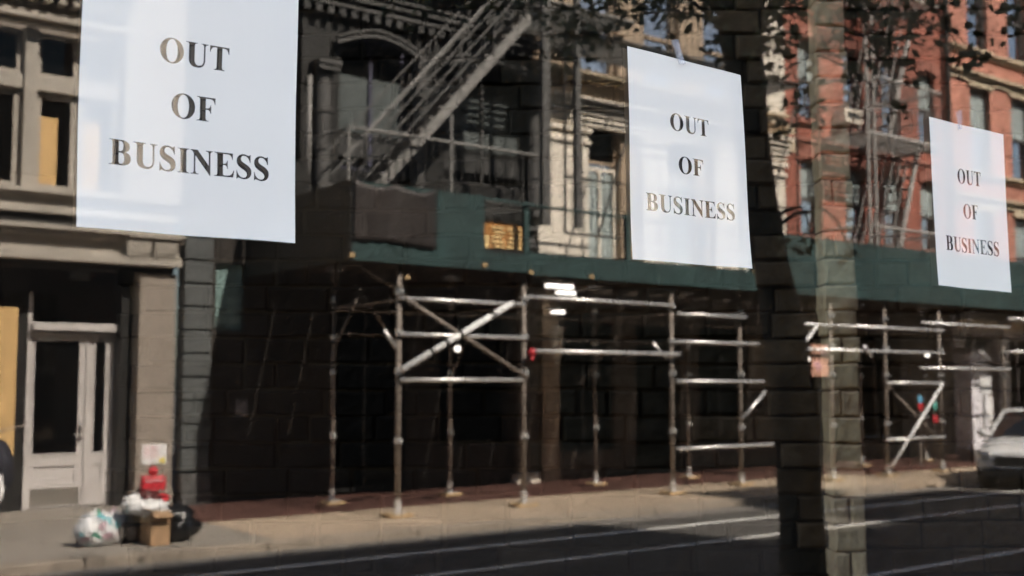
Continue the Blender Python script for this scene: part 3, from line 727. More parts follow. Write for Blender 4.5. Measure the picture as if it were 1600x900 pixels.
# orange board; its pale strips are painted sunlight
k0, k1 = at(756, 344, YS+.25), at(823, 396, YS+.25)
ob = thing('sun_striped_board', 'orange plywood board with painted sunlight strips, standing on the shed deck', 'board', ((k0.x+k1.x)/2, YS+.25, k1.z))
B(k0.x, k1.x, YS+.24, YS+.27, k1.z, k0.z).build('panel', plyo, ob)
b = MB(); W = k1.x-k0.x; H = k0.z-k1.z
for j in range(5):
    for a, c in ((.18, .44), (.53, .9)):
        b.box(k0.x+W*(a+random.uniform(-.04,.04)), k0.x+W*(c+random.uniform(-.05,.04)), YS+.225, YS+.239, k1.z+H*(.1+.16*j), k1.z+H*(.19+.16*j))
b.box(k0.x+W*.0, k0.x+W*.1, YS+.226, YS+.2395, k1.z+.02, k1.z+H*.5)
b.build('sun_strip', plyl, ob)

# ------------------------------------------------------------------ lights and odds under the shed
tubem = emit('lit_tube', (1, .98, .94), 3.5); bulbm = emit('lit_bulb', (1, .97, .92), 4.0)
def tubelight(px, py, Y, L, label, st=tubem):
    c = at(px, py, Y)
    t = thing('tube_light', label, 'light', (c.x, Y, c.z+.05), 'lit tube lights under the shed')
    B(c.x-L/2, c.x+L/2, Y-.05, Y+.05, c.z+.03, c.z+.08).build('fitting', whitep, t)
    T([(c.x-L/2+.02, Y, c.z), (c.x+L/2-.02, Y, c.z)], .028, 10).build('tube', st, t)
    for s in (-1, 1): T([(c.x+s*L*.35, Y, c.z+.08), (c.x+s*L*.35, Y, zD0-.01)], .006, 6).build('hanger', steeld, t)
tubelight(874, 448, 13.0, .55, 'wide lit tube light under the shed left of the middle post, the nearest')
tubelight(884, 458, 13.9, .42, 'narrow lit tube light just behind and below the wide one')
tubelight(872, 488, 15.0-.6, .3, 'small lit tube light hanging lowest, above the pendant lamp')
def bulb(px, py, Y, label):
    c = at(px, py, Y)
    t = thing('caged_bulb', label, 'light', (c.x, Y, zD0), 'bulbs strung under the shed')
    MB().ball((c.x, Y, c.z), .042, 12).build('bulb', bulbm, t, smooth=True)
    T([(c.x, Y, c.z+.04), (c.x, Y, c.z+.11)], .025, 10).build('socket', rubber, t)
    T([(c.x, Y, c.z+.11), (c.x, Y, zD0-.01)], .006, 6).build('cable', rubber, t)
    b = MB()
    for k in range(6):
        a = k*math.pi/3; b.tube([(c.x+.03*math.cos(a), Y+.03*math.sin(a), c.z+.07), (c.x+.06*math.cos(a), Y+.06*math.sin(a), c.z), (c.x, Y, c.z-.07)], .003, 5)
    b.build('cage', steeld, t)
bulb(715, 545, 12.4, 'white bulb hanging in the crossed scaffold bay')
bulb(1262, 561, 12.4, 'white bulb hanging beside the pink window poster')
bulb(1449, 555, 12.4, 'white bulb hanging at the far scaffold bay near the white car')
# pendant lamp of rods
c = at(872, 540, 13.6)
pl = thing('pendant_lamp', 'cream pendant lamp of rods and cross bars hanging under the shed', 'lamp', (c.x, 13.6, zD0), )
b = MB()
for dx in (-.07, .05):
    b.tube([(c.x+dx, 13.6, c.z+.28), (c.x+dx, 13.6, c.z-.05), (c.x+dx*.3-.02, 13.6, c.z-.28)], [.03,.045,.015], 8)
b.build('rod', cream, pl)
for dz, L, o in ((.28, .3, 0), (.2, .22, -.1), (.07, .42, .02)): T([(c.x-L/2+o, 13.56, c.z+dz), (c.x+L/2+o, 13.56, c.z+dz)], .018, 8).build('cross_bar', steel, pl)
T([(c.x, 13.6, c.z+.28), (c.x, 13.6, zD0-.01)], .006, 6).build('cable', rubber, pl)
# red marker on the rail end
c = at(831, 551, YP-.16)
rm = MB().ball(c, .055, 12, (1,.8,1.1)).tube([(c.x, c.y, c.z-.05), (c.x, c.y, c.z-.12)], [.03,.012], 8).build('rail_marker', redp, smooth=True)
tag(rm, 'round red plastic marker on the end of a scaffold rail', 'marker')

# ------------------------------------------------------------------ far shop fronts: poster, column, signs
c0, c1 = at(1268, 538, 12.3), at(1299, 588, 12.3)
wp = thing('poster_board', 'pink and orange picture board beside the shop under the shed', 'poster', ((c0.x+c1.x)/2, 12.3, GW))
B(c0.x, c1.x, 12.3, 12.34, c1.z, c0.z).build('board', mat('pink_board', (.62,.33,.24), .6, scale=5, var=.5), wp)
b = MB()
for k in range(7): b.ball((random.uniform(c0.x+.1, c1.x-.1), 12.3, random.uniform(c1.z+.1, c0.z-.1)), random.uniform(.05,.1), 8, (1,.15,1))
b.build('picture', pink, wp)
B((c0.x+c1.x)/2-.03, (c0.x+c1.x)/2+.03, 12.345, 12.4, GW, c1.z+.3).build('stand', blackp, wp)
c0, c1 = at(1513, 550, 13.1), at(1543, 690, 13.1)
cw = thing('shop_column', 'pale lavender grey square column of the shop behind the white car', 'column', ((c0.x+c1.x)/2, 13.2, GW))
B(c0.x, c1.x, 13.05, 13.4, GW, c0.z).build('shaft', mat('lavender_column', (.75,.74,.80), .6, scale=2, var=.12), cw)
b = MB().box(c0.x-.04, c1.x+.04, 13.0, 13.4, GW, GW+.25).box(c0.x-.04, c1.x+.04, 13.0, 13.4, c0.z, c0.z+.1); b.build('base_and_cap', greyl, cw)
c0, c1 = at(1530, 589, 12.2), at(1548, 615, 12.2)
ss = thing('parking_sign', 'white rectangular street sign on a post in front of the lavender column', 'sign', ((c0.x+c1.x)/2, 12.2, GW))
B(c0.x, c1.x, 12.18, 12.2, c1.z, c0.z).build('plate', white, ss)
T([((c0.x+c1.x)/2, 12.23, GW), ((c0.x+c1.x)/2, 12.23, c0.z)], .025, 8).build('pole', steel, ss)
c0, c1 = at(1541, 618, 13.2), at(1552, 665, 13.2)
bn = thing('white_banner', 'narrow white banner leaning beside the street sign', 'banner', ((c0.x+c1.x)/2, 13.2, GW))
B(c0.x, c1.x, 13.18, 13.22, c1.z, c0.z).build('cloth', white, bn); T([((c0.x+c1.x)/2, 13.24, GW), ((c0.x+c1.x)/2, 13.24, c0.z)], .015, 8).build('pole', steeld, bn)
def disc_sign(px, items, Y, label):
    x = X(px, Y, 630); t = thing('sign_post', label, 'sign', (x, Y, GW), 'posts with round coloured plates')
    top = 0
    for py, m_, nm in items:
        z = Z(py, px, Y); top = max(top, z)
        MB().lathe_y((x, Y-.03, z), [(0,-.01),(.075,-.01),(.085,0),(.085,.02),(0,.02)], 18).build('round_plate', m_, t, label=nm+' round plate')
    T([(x, Y, GW), (x, Y, top+.1)], .022, 8).build('pole', steeld, t)
disc_sign(1436, [(624, blue, 'blue'), (635, redp, 'red')], 13.0, 'thin post with one blue plate above one red plate')
disc_sign(1459, [(623, greyl, 'grey'), (634, teal, 'teal'), (655, redp, 'red')], 13.2, 'thin post with grey, teal and red round plates')

# ================================================================== RUBBISH
def lumpy(c, r, sc, name, m, seed, parent=None, amp=.16, neck=True, nn=22):
    random.seed(seed); ph = [(random.uniform(0,6), random.uniform(1,4), random.uniform(2,7)) for _ in range(6)]
    b = MB(); vs = []
    for i in range(nn+1):
        t = math.pi*i/nn
        for k in range(nn):
            a = 2*math.pi*k/nn; d = 1
            for p, f1, f2 in ph: d += amp/3*math.sin(p+f1*3*a*round(1)/3*round(f1)+f2*t)
            v = Vector((math.sin(t)*math.cos(a), math.sin(t)*math.sin(a), math.cos(t)))*r*d
            z = v.z*sc[2]
            if i == 0 and neck: z += r*.18
            vs.append((c[0]+v.x*sc[0], c[1]+v.y*sc[1], max(c[2]+z, GW+.006)))
    b.add(vs, [(i*nn+k, (i+1)*nn+k, (i+1)*nn+(k+1) % nn, i*nn+(k+1) % nn) for i in range(nn) for k in range(nn)])
    return b.build(name, m, parent, smooth=True)
litter = bpy.data.materials.new('mixed_litter'); litter.use_nodes = True
n = litter.node_tree; N = n.nodes; L = n.links; p = N['Principled BSDF']; p.inputs['Roughness'].default_value = .3
tc = N.new('ShaderNodeTexCoord'); vo = N.new('ShaderNodeTexVoronoi'); vo.inputs['Scale'].default_value = 13; L.new(tc.outputs['Object'], vo.inputs['Vector'])
sx = N.new('ShaderNodeSeparateColor'); L.new(vo.outputs['Color'], sx.inputs[0]); cr = N.new('ShaderNodeValToRGB'); cr.color_ramp.interpolation = 'CONSTANT'
for i, (pos, col) in enumerate([(0,(.75,.76,.78)),(.3,(.5,.52,.55)),(.45,(.8,.8,.8)),(.62,(.42,.28,.32)),(.72,(.15,.16,.17)),(.8,(.2,.5,.55)),(.88,(.08,.3,.2)),(.93,(.75,.7,.72))]):
    e = cr.color_ramp.elements[i] if i < 2 else cr.color_ramp.elements.new(pos)
    e.position = pos; e.color = (*col, 1)
L.new(sx.outputs[0], cr.inputs[0]); L.new(cr.outputs[0], p.inputs['Base Color'])
no = N.new('ShaderNodeTexNoise'); no.inputs['Scale'].default_value = 20; bp = N.new('ShaderNodeBump'); bp.inputs['Strength'].default_value = .8; bp.inputs['Distance'].default_value = .03
L.new(tc.outputs['Object'], no.inputs['Vector']); L.new(no.outputs['Fac'], bp.inputs['Height']); L.new(bp.outputs[0], p.inputs['Normal'])
g0 = gnd(166, 856, GW)
cb = thing('rubbish_bag', 'clear plastic rubbish bag of white and coloured litter lying left of the box', 'rubbish bag', (g0.x, g0.y+.15, GW), 'rubbish put out by the pillar')
lumpy((g0.x-.05, g0.y+.18, GW+.15), .2, (1.0,.8,.85), 'bag', litter, 3, cb)
lumpy((g0.x+.15, g0.y+.22, GW+.16), .14, (.8,.8,1.2), 'knot', litter, 5, cb)
g1 = gnd(215, 851, GW)
db = thing('rubbish_bag', 'smoky brown rubbish bag standing against the cardboard box', 'rubbish bag', (g1.x, g1.y+.15, GW), 'rubbish put out by the pillar')
lumpy((g1.x, g1.y+.17, GW+.19), .14, (.85,.85,1.5), 'bag', mat('smoky_plastic', (.10,.085,.08), .25, scale=14, var=.7, bump=.6, fine=18), 8, db)
b0, b1 = gnd(236, 855, GW), gnd(263, 850, GW)
bxc = thing('cardboard_box', 'open brown cardboard box stuffed with white plastic waste', 'box', (b0.x+.12, b0.y+.15, GW))
bw_ = .18; x0_, y0_ = b0.x, b0.y; zt_ = GW+.34
b = MB().box(x0_, x0_+bw_, y0_, y0_+.005, GW+.004, zt_).box(x0_, x0_+bw_, y0_+.3, y0_+.305, GW+.004, zt_).box(x0_-.004, x0_, y0_, y0_+.305, GW+.004, zt_).box(x0_+bw_, x0_+bw_+.004, y0_, y0_+.305, GW+.004, zt_).box(x0_, x0_+bw_, y0_, y0_+.3, GW+.004, GW+.009)
b.build('walls', card, bxc)
b = MB().bar((x0_+bw_/2, y0_, zt_), (x0_+bw_/2, y0_-.09, zt_-.05), bw_, .004).bar((x0_, y0_+.15, zt_), (x0_-.09, y0_+.15, zt_+.05), .28, .004); b.build('flap', card, bxc)
wst = thing('plastic_waste', 'crumpled white plastic waste heaped on top of the cardboard box', 'rubbish', (x0_+.1, y0_+.15, zt_-.05))
lumpy((x0_+.03, y0_+.13, zt_+.02), .12, (1.5,1,.6), 'film', white, 11, wst, .3); lumpy((x0_-.12, y0_+.2, zt_+.08), .09, (1.2,1,.8), 'film', white, 12, wst, .3)
lumpy((x0_+.05, y0_+.25, zt_+.12), .085, (1.2,1,.8), 'crumpled_bag', mat('maroon_plastic', (.12,.03,.03), .4, scale=9, var=.5), 14, wst, .3)
g2 = gnd(290, 849, GW)
kb = thing('rubbish_bag', 'full black bin bag on the pavement right of the cardboard box', 'rubbish bag', (g2.x, g2.y+.18, GW), 'rubbish put out by the pillar')
lumpy((g2.x-.01, g2.y+.2, GW+.17), .2, (1.0,.9,.92), 'bag', binm, 21, kb)
random.seed(11)

# ================================================================== BICYCLE (only its front shows at the left edge)
bc = gnd(18, 818, GW)
bk = thing('bicycle', 'parked bicycle with dark bags and a white pannier at the left edge', 'bicycle', (bc.x-.5, bc.y, GW))
def wheel(cx, cy, nm):
    wv = bpy.data.objects.new('wheel', None); 
    R = .33; n = 28
    b = MB(); pts = [(cx+R*math.cos(2*math.pi*k/n), cy, GW+.35+R*math.sin(2*math.pi*k/n)) for k in range(n+1)]; b.tube(pts, .02, 8)
    t = b.build('wheel', rubber, bk)
    b = MB(); pts = [(cx+(R-.03)*math.cos(2*math.pi*k/n), cy, GW+.35+(R-.03)*math.sin(2*math.pi*k/n)) for k in range(n+1)]; b.tube(pts, .01, 6); b.build('rim', blackp, t)
    b = MB()
    for k in range(16): a = 2*math.pi*k/16; b.tube([(cx, cy, GW+.35), (cx+.3*math.cos(a), cy, GW+.35+.3*math.sin(a))], .0018, 4)
    b.build('spokes', steeld, t); bpy.data.objects.remove(wv)
fx, fy = bc.x-.42, bc.y
wheel(fx, fy, 'f'); wheel(fx-1.03, fy, 'r')
hb = (fx-.16, fy, GW+.95); bb = (fx-.6, fy, GW+.28); st_ = (fx-.78, fy, GW+.8)
b = MB().tube([bb, st_], .016).tube([bb, (fx-.13, fy, GW+.68)], .018).tube([st_, (fx-.15, fy, GW+.8)], .016).tube([bb, (fx-1.03, fy, GW+.35), st_], .011); b.build('frame', blackp, bk)
T([(fx, fy, GW+.35), (fx-.13, fy, GW+.68), hb], .014).build('fork', blackp, bk)
T([(fx+.05, fy-.24, GW+1.02), (fx-.1, fy-.2, GW+.98), hb, (fx-.1, fy+.2, GW+.98), (fx+.05, fy+.26, GW+1.02)], .013).build('handlebar', steeld, bk)
T([(fx+.05, fy-.24, GW+1.02), (fx+.48, fy-.2, GW+1.12)], .011).build('brake_lever', steeld, bk)
MB().ball((fx-.82, fy, GW+.9), .13, 12, (1.1,.6,.35)).build('saddle', rubber, bk, smooth=True)
lumpy((fx+.22, fy-.1, GW+.6), .22, (.8,.7,1.5), 'front_bag', mat('navy_cloth', (.02,.02,.03), .8, var=.3), 31, bk, .12)
lumpy((fx+.2, fy-.3, GW+.42), .10, (.5,.5,1.5), 'pannier', white, 33, bk, .12)

# ================================================================== CAR
CX, CY = 17.6, 8.95; CL, CWd = 4.4, 1.75
car = thing('parked_car', 'white saloon car nosing out over the driveway at the right edge', 'car', (CX+CL/2, CY+CWd/2, GR))
prof = [  # along x: (x, z lower edge, z beltline/hood, half width)
    (0, .42, .62, .70), (.06, .30, .68, .80), (.3, .24, .74, .86), (.9, .22, .83, .875), (1.25, .22, .89, .875), (2.2, .22, .92, .875), (3.3, .22, .95, .875), (4.0, .24, .98, .86), (4.3, .30, .95, .80), (4.4, .42, .85, .72)]
carw = mat('white_car_paint', (.86,.86,.86), .2, scale=1, var=.02, bump=0); carw.node_tree.nodes['Principled BSDF'].inputs['Coat Weight'].default_value = .6
cyc = CY+CWd/2; vs = []; nr = 12
for x_, z0, z1, hw_ in prof:
    ring = [(-hw_*.9, z0), (-hw_, z0+.12), (-hw_, (z0+z1)/2), (-hw_*.985, z1-.08), (-hw_*.93, z1-.015), (-hw_*.6, z1+.02), (hw_*.6, z1+.02), (hw_*.93, z1-.015), (hw_*.985, z1-.08), (hw_, (z0+z1)/2), (hw_, z0+.12), (hw_*.9, z0)]
    vs += [(CX+x_, cyc+y_, GR+z_) for y_, z_ in ring]
fs = [(i*nr+k, i*nr+(k+1) % nr, (i+1)*nr+(k+1) % nr, (i+1)*nr+k) for i in range(len(prof)-1) for k in range(nr)]
fs += [tuple(range(nr)), tuple((len(prof)-1)*nr+k for k in range(nr))[::-1]]
MB().add(vs, fs).build('body', carw, car, smooth=True)
def ring2(x0, x1, x2, x3, zb_, zt_, wb, wt):      # greenhouse
    v = [(x0,-wb,zb_),(x3,-wb,zb_),(x3,wb,zb_),(x0,wb,zb_),(x1,-wt,zt_),(x2,-wt,zt_),(x2,wt,zt_),(x1,wt,zt_)]
    return [(CX+a, cyc+c, GR+d) for a, c, d in v]
MB().add(ring2(1.2,1.95,3.2,3.95,.90,1.38,.78,.62), [(0,3,2,1),(4,5,6,7),(0,1,5,4),(1,2,6,5),(2,3,7,6),(3,0,4,7)]).build('windows', glossmat('car_glass', (.01,.012,.012), (.8,.85,.9), .12), car)
b = MB().add(ring2(1.93,1.97,3.18,3.22,1.375,1.43,.63,.56), [(0,3,2,1),(4,5,6,7),(0,1,5,4),(1,2,6,5),(2,3,7,6),(3,0,4,7)])
for s in (-1, 1):
    b.bar((CX+1.2, cyc+s*.79, GR+.9), (CX+1.96, cyc+s*.62, GR+1.39), .05, .05); b.bar((CX+3.95, cyc+s*.79, GR+.9), (CX+3.19, cyc+s*.62, GR+1.39), .06, .05); b.bar((CX+2.6, cyc+s*.79, GR+.9), (CX+2.6, cyc+s*.62, GR+1.39), .06, .04)
b.build('roof', carw, car)
for wx in (.82, 3.45):
    for s in (-1, 1):
        yc = cyc+s*.80
        w_ = MB().lathe_y((CX+wx, yc, GR+.32), [(.2,-.11),(.31,-.11),(.33,-.07),(.33,.07),(.31,.11),(.2,.11)], 26).build('wheel', rubber, car, smooth=True)
        b = MB().lathe_y((CX+wx, yc, GR+.32), [(0,-.09*s*-1),(.05,.1*s),(.2,.08*s)], 20); b.build('rim', steel, w_)
        MB().lathe_y((CX+wx, cyc+s*.86, GR+.33), [(.34,.02*s),(.38,.02*s),(.38,0),(.34,0)], 26).build('wheel_arch', rubber, car)
b = MB().box(CX-.025, CX+.12, cyc-.5, cyc+.5, GR+.42, GR+.60); b.build('grille', rubber, car, bevel=.02)
b = MB().box(CX-.015, CX+.12, cyc-.72, cyc+.72, GR+.22, GR+.36); b.build('lower_intake', rubber, car, bevel=.02)
for s in (-1, 1):
    MB().ball((CX+.07, cyc+s*.66, GR+.61), .1, 12, (1,1.5,.6)).build('headlight', chrome, car, smooth=True)
    b = MB().ball((CX+1.35, cyc+s*.95, GR+.96), .09, 10, (.6,1,.75)).tube([(CX+1.38, cyc+s*.8, GR+.92), (CX+1.36, cyc+s*.93, GR+.95)], .02, 8); b.build('wing_mirror', carw, car, smooth=True)

car.scale = (.86,)*3; car.location = (19.2, 10.2, GR+.02); car.rotation_euler = (0, 0, R_(20))
# ================================================================== TREE
tr = thing('street_tree', 'dark street tree trunk with overhanging leafy branches at the near kerb', 'tree', (5.66, 4.45, GW))
def pt(px, py, dist):
    d = FWD + (px-800)/1800*RGT + (450-py)/1800*UPV
    return Vector((0,0,ZC)) + d*dist
D = 7.0
base = pt(1262, 1010, D); base.z = GW-.02
tp = [base, pt(1254, 860, D), pt(1245, 700, D), pt(1224, 510, D), pt(1194, 350, D), pt(1174, 200, D), pt(1157, 60, D), pt(1150, -60, D), pt(1140, -200, D)]
b = MB(); n = 18; rad = [.18,.135,.135,.125,.098,.10,.13,.13,.10]
fine = []; fr = []
for i in range(len(tp)-1):
    for k in range(4):
        u = k/4; fine.append(tp[i].lerp(tp[i+1], u)+Vector((random.uniform(-.006,.006), random.uniform(-.006,.006), 0))); fr.append((rad[i]*(1-u)+rad[i+1]*u)*random.uniform(.95,1.05))
b.tube(fine+[tp[-1]], fr+[.1], n); b.build('trunk', barkm, tr, smooth=True)
clusters = [(870,20,7.4,.26),(900,70,7.2,.2),(930,20,7.3,.28),(975,-10,7.2,.28),(1030,5,7.0,.24),(1085,-5,6.8,.26),(1130,25,6.6,.22),(1195,40,6.6,.26),(1210,110,6.5,.22),(1235,60,6.4,.2),(1250,150,6.6,.16),(1230,200,6.5,.12),
            (1300,15,6.5,.26),(1345,40,6.3,.26),(1390,30,6.2,.3),(1430,10,6.1,.28),(1385,100,6.2,.18),(1420,130,6.2,.15),(1455,60,6.1,.22),(1400,170,6.2,.09),(1505,105,5.9,.14),(1525,110,5.9,.12),
            (1555,5,5.8,.18),(1600,25,5.8,.2),(1240,-10,6.4,.3),(1230,385,6.8,.13),(1330,395,6.7,.09),(1270,380,6.8,.09),(700,-30,7.6,.3),(790,-25,7.5,.3),(650,-10,7.6,.22),(1330,130,6.4,.12)]
crown = [(pt(random.uniform(600,1850), random.uniform(-650,-260), random.uniform(5.2,8.6)), random.uniform(.3,.45)) for _ in range(50)]
allc = [(pt(a, b_-(22 if b_ < 150 and a > 1180 else 0), d), r*.9) for a, b_, d, r in clusters]+[c_ for c_ in crown if c_[0].z < 6.0]
lb = MB(); limb = MB()
def leafq(p, s):
    ax = Vector((random.gauss(0,1), random.gauss(0,1), random.gauss(-.4,.6))).normalized(); sd_ = ax.cross(Vector((random.gauss(0,1), random.gauss(0,1), random.gauss(0,1)))).normalized(); up_ = ax.cross(sd_)
    lb.add([p, p+ax*s*.35+sd_*s*.3+up_*s*.05, p+ax*s*.7+sd_*s*.24, p+ax*s, p+ax*s*.7-sd_*s*.24, p+ax*s*.35-sd_*s*.3+up_*s*.05], [(0,1,2,3),(0,3,4,5)])
for i, (c, r) in enumerate(allc):
    nl = int(115*r*r/.09) if i < len(clusters) else int(220*r)
    nl = min(nl, 420)
    for k in range(nl):
        v = Vector((random.gauss(0,.5), random.gauss(0,.5), random.gauss(0,.5)))*r
        leafq(c+v, random.uniform(.045,.08))
    st = tp[random.choice((6,7,8))] if c.z > 3.2 else (tp[4] if i < 32 and False else tp[3].lerp(tp[4], .9))
    mid = st.lerp(c, .5)+Vector((random.uniform(-.15,.15), random.uniform(-.15,.15), random.uniform(.1,.45)))
    limb.tube([st, st.lerp(mid, .5)+Vector((0,0,.05)), mid, mid.lerp(c, .5)+Vector((0,0,.06)), c], [.017,.013,.009,.006,.003], 6)
limb.build('limbs', barkm, tr, smooth=True)
lb.build('crown', leafm, tr)

# ================================================================== SHOP GLASS WITH THE THREE NOTICES
G = 1.065
pm = bpy.data.materials.new('reflection_dim_glass'); pm.use_nodes = True; n = pm.node_tree; N = n.nodes; L = n.links; N.remove(N['Principled BSDF'])
tb = N.new('ShaderNodeBsdfTransparent'); tb.inputs[0].default_value = (*[math.sqrt(PANE_T)*k for k in (1.0,.985,.96)], 1)  # dark tint dims the street to reflection strength
gl = N.new('ShaderNodeBsdfGlossy'); gl.inputs['Roughness'].default_value = 0.0; gl.inputs['Color'].default_value = (1,.87,.70,1)
mx = N.new('ShaderNodeMixShader'); mx.inputs[0].default_value = PANE_R
L.new(tb.outputs[0], mx.inputs[1]); L.new(gl.outputs[0], mx.inputs[2]); L.new(mx.outputs[0], N['Material Output'].inputs[0])
sw = thing('shop_window', 'large shop window tinted as dim as a reflection, mirroring an old brick wall', 'window', (1.6, G, GW))
B(-1.6, 5.2, G, G+.008, .5, 3.5).build('pane', pm, sw)
b = MB().box(-1.7, 5.3, G-.03, G+.06, .38, .499).box(-1.7, 5.3, G-.03, G+.06, 3.501, 3.62).box(-1.7, -1.601, G-.03, G+.06, .5, 3.5).box(5.201, 5.3, G-.03, G+.06, .5, 3.5)
b.build('frame', blackp, sw)
B(-1.7, 5.3, G-.1, G+.12, GW, .379).build('stall_riser', blackp, sw)

GLY = {}
def path(s):
    """tiny path reader: M x y, L x y, C x1 y1 x2 y2 x y, Z"""
    loops = []; cur = []; tk = s.split(); i = 0; last = None
    while i < len(tk):
        c = tk[i]
        if c in 'ML': cur.append((float(tk[i+1]), float(tk[i+2]))); i += 3
        elif c == 'C':
            q = [float(t) for t in tk[i+1:i+7]]; p = cur[-1]
            for k in range(1, 9):
                t = k/8; u = 1-t
                cur.append((u**3*p[0]+3*u*u*t*q[0]+3*u*t*t*q[2]+t**3*q[4], u**3*p[1]+3*u*u*t*q[1]+3*u*t*t*q[3]+t**3*q[5]))
            i += 7
        else: loops.append(cur); cur = []; i += 1
    return loops
GLY['T'] = (667, path('M 31 488 L 31 676 L 636 676 L 636 488 L 614 488 C 600 590 560 637 470 637 L 418 637 L 418 110 C 418 45 430 19 505 19 L 505 0 L 162 0 L 162 19 C 238 19 250 45 250 110 L 250 637 L 200 637 C 105 637 66 590 53 488 Z'))
GLY['I'] = (389, path('M 20 0 L 20 19 C 90 19 108 40 108 110 L 108 566 C 108 636 90 657 20 657 L 20 676 L 370 676 L 370 657 C 300 657 282 636 282 566 L 282 110 C 282 40 300 19 370 19 L 370 0 Z'))
GLY['U'] = (722, path('M 16 676 L 374 676 L 374 657 C 305 657 290 636 290 580 L 290 220 C 290 110 330 45 425 45 C 520 45 570 110 570 220 L 570 560 C 570 630 550 655 490 657 L 490 676 L 701 676 L 701 657 C 635 652 618 630 618 560 L 618 230 C 618 60 530 -19 375 -19 C 205 -19 117 60 117 215 L 117 580 C 117 636 97 657 16 657 Z'))
GLY['F'] = (611, path('M 16 676 L 583 676 L 583 490 L 564 490 C 550 590 510 637 400 637 L 290 637 L 290 365 L 310 365 C 400 365 425 395 436 470 L 455 470 L 455 225 L 436 225 C 425 295 400 327 310 327 L 290 327 L 290 110 C 290 45 310 19 385 19 L 385 0 L 16 0 L 16 19 C 95 19 110 40 110 110 L 110 566 C 110 636 95 657 16 657 Z'))
GLY['E'] = (667, path('M 16 676 L 597 676 L 597 498 L 578 498 C 560 600 520 637 420 637 L 290 637 L 290 365 L 300 365 C 380 365 410 395 420 465 L 440 465 L 440 228 L 420 228 C 410 300 380 327 300 327 L 290 327 L 290 90 C 290 50 305 39 350 39 L 400 39 C 530 39 585 90 620 200 L 641 200 L 610 0 L 16 0 L 16 19 C 95 19 110 40 110 110 L 110 566 C 110 636 95 657 16 657 Z'))
GLY['B'] = (667, path('M 16 676 L 340 676 C 510 676 590 610 590 510 C 590 430 545 375 450 358 C 560 345 620 280 620 185 C 620 70 530 0 370 0 L 16 0 L 16 19 C 95 19 110 40 110 110 L 110 566 C 110 636 95 657 16 657 Z M 281 637 L 281 372 L 310 372 C 385 372 412 420 412 505 C 412 595 388 638 320 638 Z M 281 333 L 281 90 C 281 50 297 39 340 39 C 408 39 436 90 436 185 C 436 290 408 333 320 333 Z'))
GLY['N'] = (722, path('M 16 676 L 230 676 L 575 260 L 575 560 C 575 630 550 655 480 657 L 480 676 L 701 676 L 701 657 C 640 652 622 630 622 560 L 622 -18 L 605 -18 L 165 515 L 165 115 C 165 45 185 22 260 19 L 260 0 L 16 0 L 16 19 C 95 22 115 45 115 115 L 115 577 L 95 600 C 65 640 50 652 16 657 Z'))
GLY['S'] = (556, path('M 491 463 L 491 692 L 470 692 C 462 668 448 660 425 660 C 390 660 350 692 275 692 C 140 692 50 605 50 490 C 50 380 115 325 235 265 C 335 215 375 180 375 125 C 375 65 330 25 262 25 C 165 25 95 95 65 220 L 45 220 L 45 -19 L 65 -19 C 72 5 85 15 105 15 C 140 15 190 -19 280 -19 C 425 -19 520 70 520 195 C 520 300 465 355 340 415 C 225 470 185 495 185 550 C 185 605 225 648 285 648 C 375 648 445 580 470 463 Z'))
def ell(cx, cy, rx, ry, e=2.0, n=40):
    r = []
    for k in range(n):
        a = 2*math.pi*k/n; ca, sa = math.cos(a), math.sin(a)
        r.append((cx+rx*math.copysign(abs(ca)**(2/e), ca), cy+ry*math.copysign(abs(sa)**(2/e), sa)))
    return r
GLY['O'] = (778, [ell(389, 336, 354, 355), ell(389, 336, 168, 318, 2.15)])

def sheet_mat(name, diff, tr_, tint=(1,1,1)):
    m = bpy.data.materials.new(name); m.use_nodes = True; n = m.node_tree; N = n.nodes; L = n.links; N.remove(N['Principled BSDF'])
    no = N.new('ShaderNodeTexNoise'); no.inputs['Scale'].default_value = 9; no.inputs['Detail'].default_value = 5
    tc = N.new('ShaderNodeTexCoord'); L.new(tc.outputs['Object'], no.inputs['Vector'])
    r = N.new('ShaderNodeValToRGB'); r.color_ramp.elements[0].position = .35; r.color_ramp.elements[1].position = .65
    r.color_ramp.elements[0].color = (*[c*.97 for c in diff], 1); r.color_ramp.elements[1].color = (*diff, 1); L.new(no.outputs['Fac'], r.inputs[0])
    d = N.new('ShaderNodeBsdfDiffuse'); L.new(r.outputs[0], d.inputs[0])
    t = N.new('ShaderNodeBsdfTransparent'); t.inputs[0].default_value = (*[tr_*k for k in tint], 1)
    a = N.new('ShaderNodeAddShader'); L.new(d.outputs[0], a.inputs[0]); L.new(t.outputs[0], a.inputs[1]); L.new(a.outputs[0], N['Material Output'].inputs[0])
    return m
paperm = sheet_mat('white_paper_with_reflection', (.74,.685,.575), .42)  # see-through share stands in for the street reflected over the paper
inkm = sheet_mat('ink_with_reflection', (.015,.015,.016), .9)  # letters left nearly clear to imitate the reflection over black ink
tapem = sheet_mat('clear_tape', (.2,.2,.2), .7)

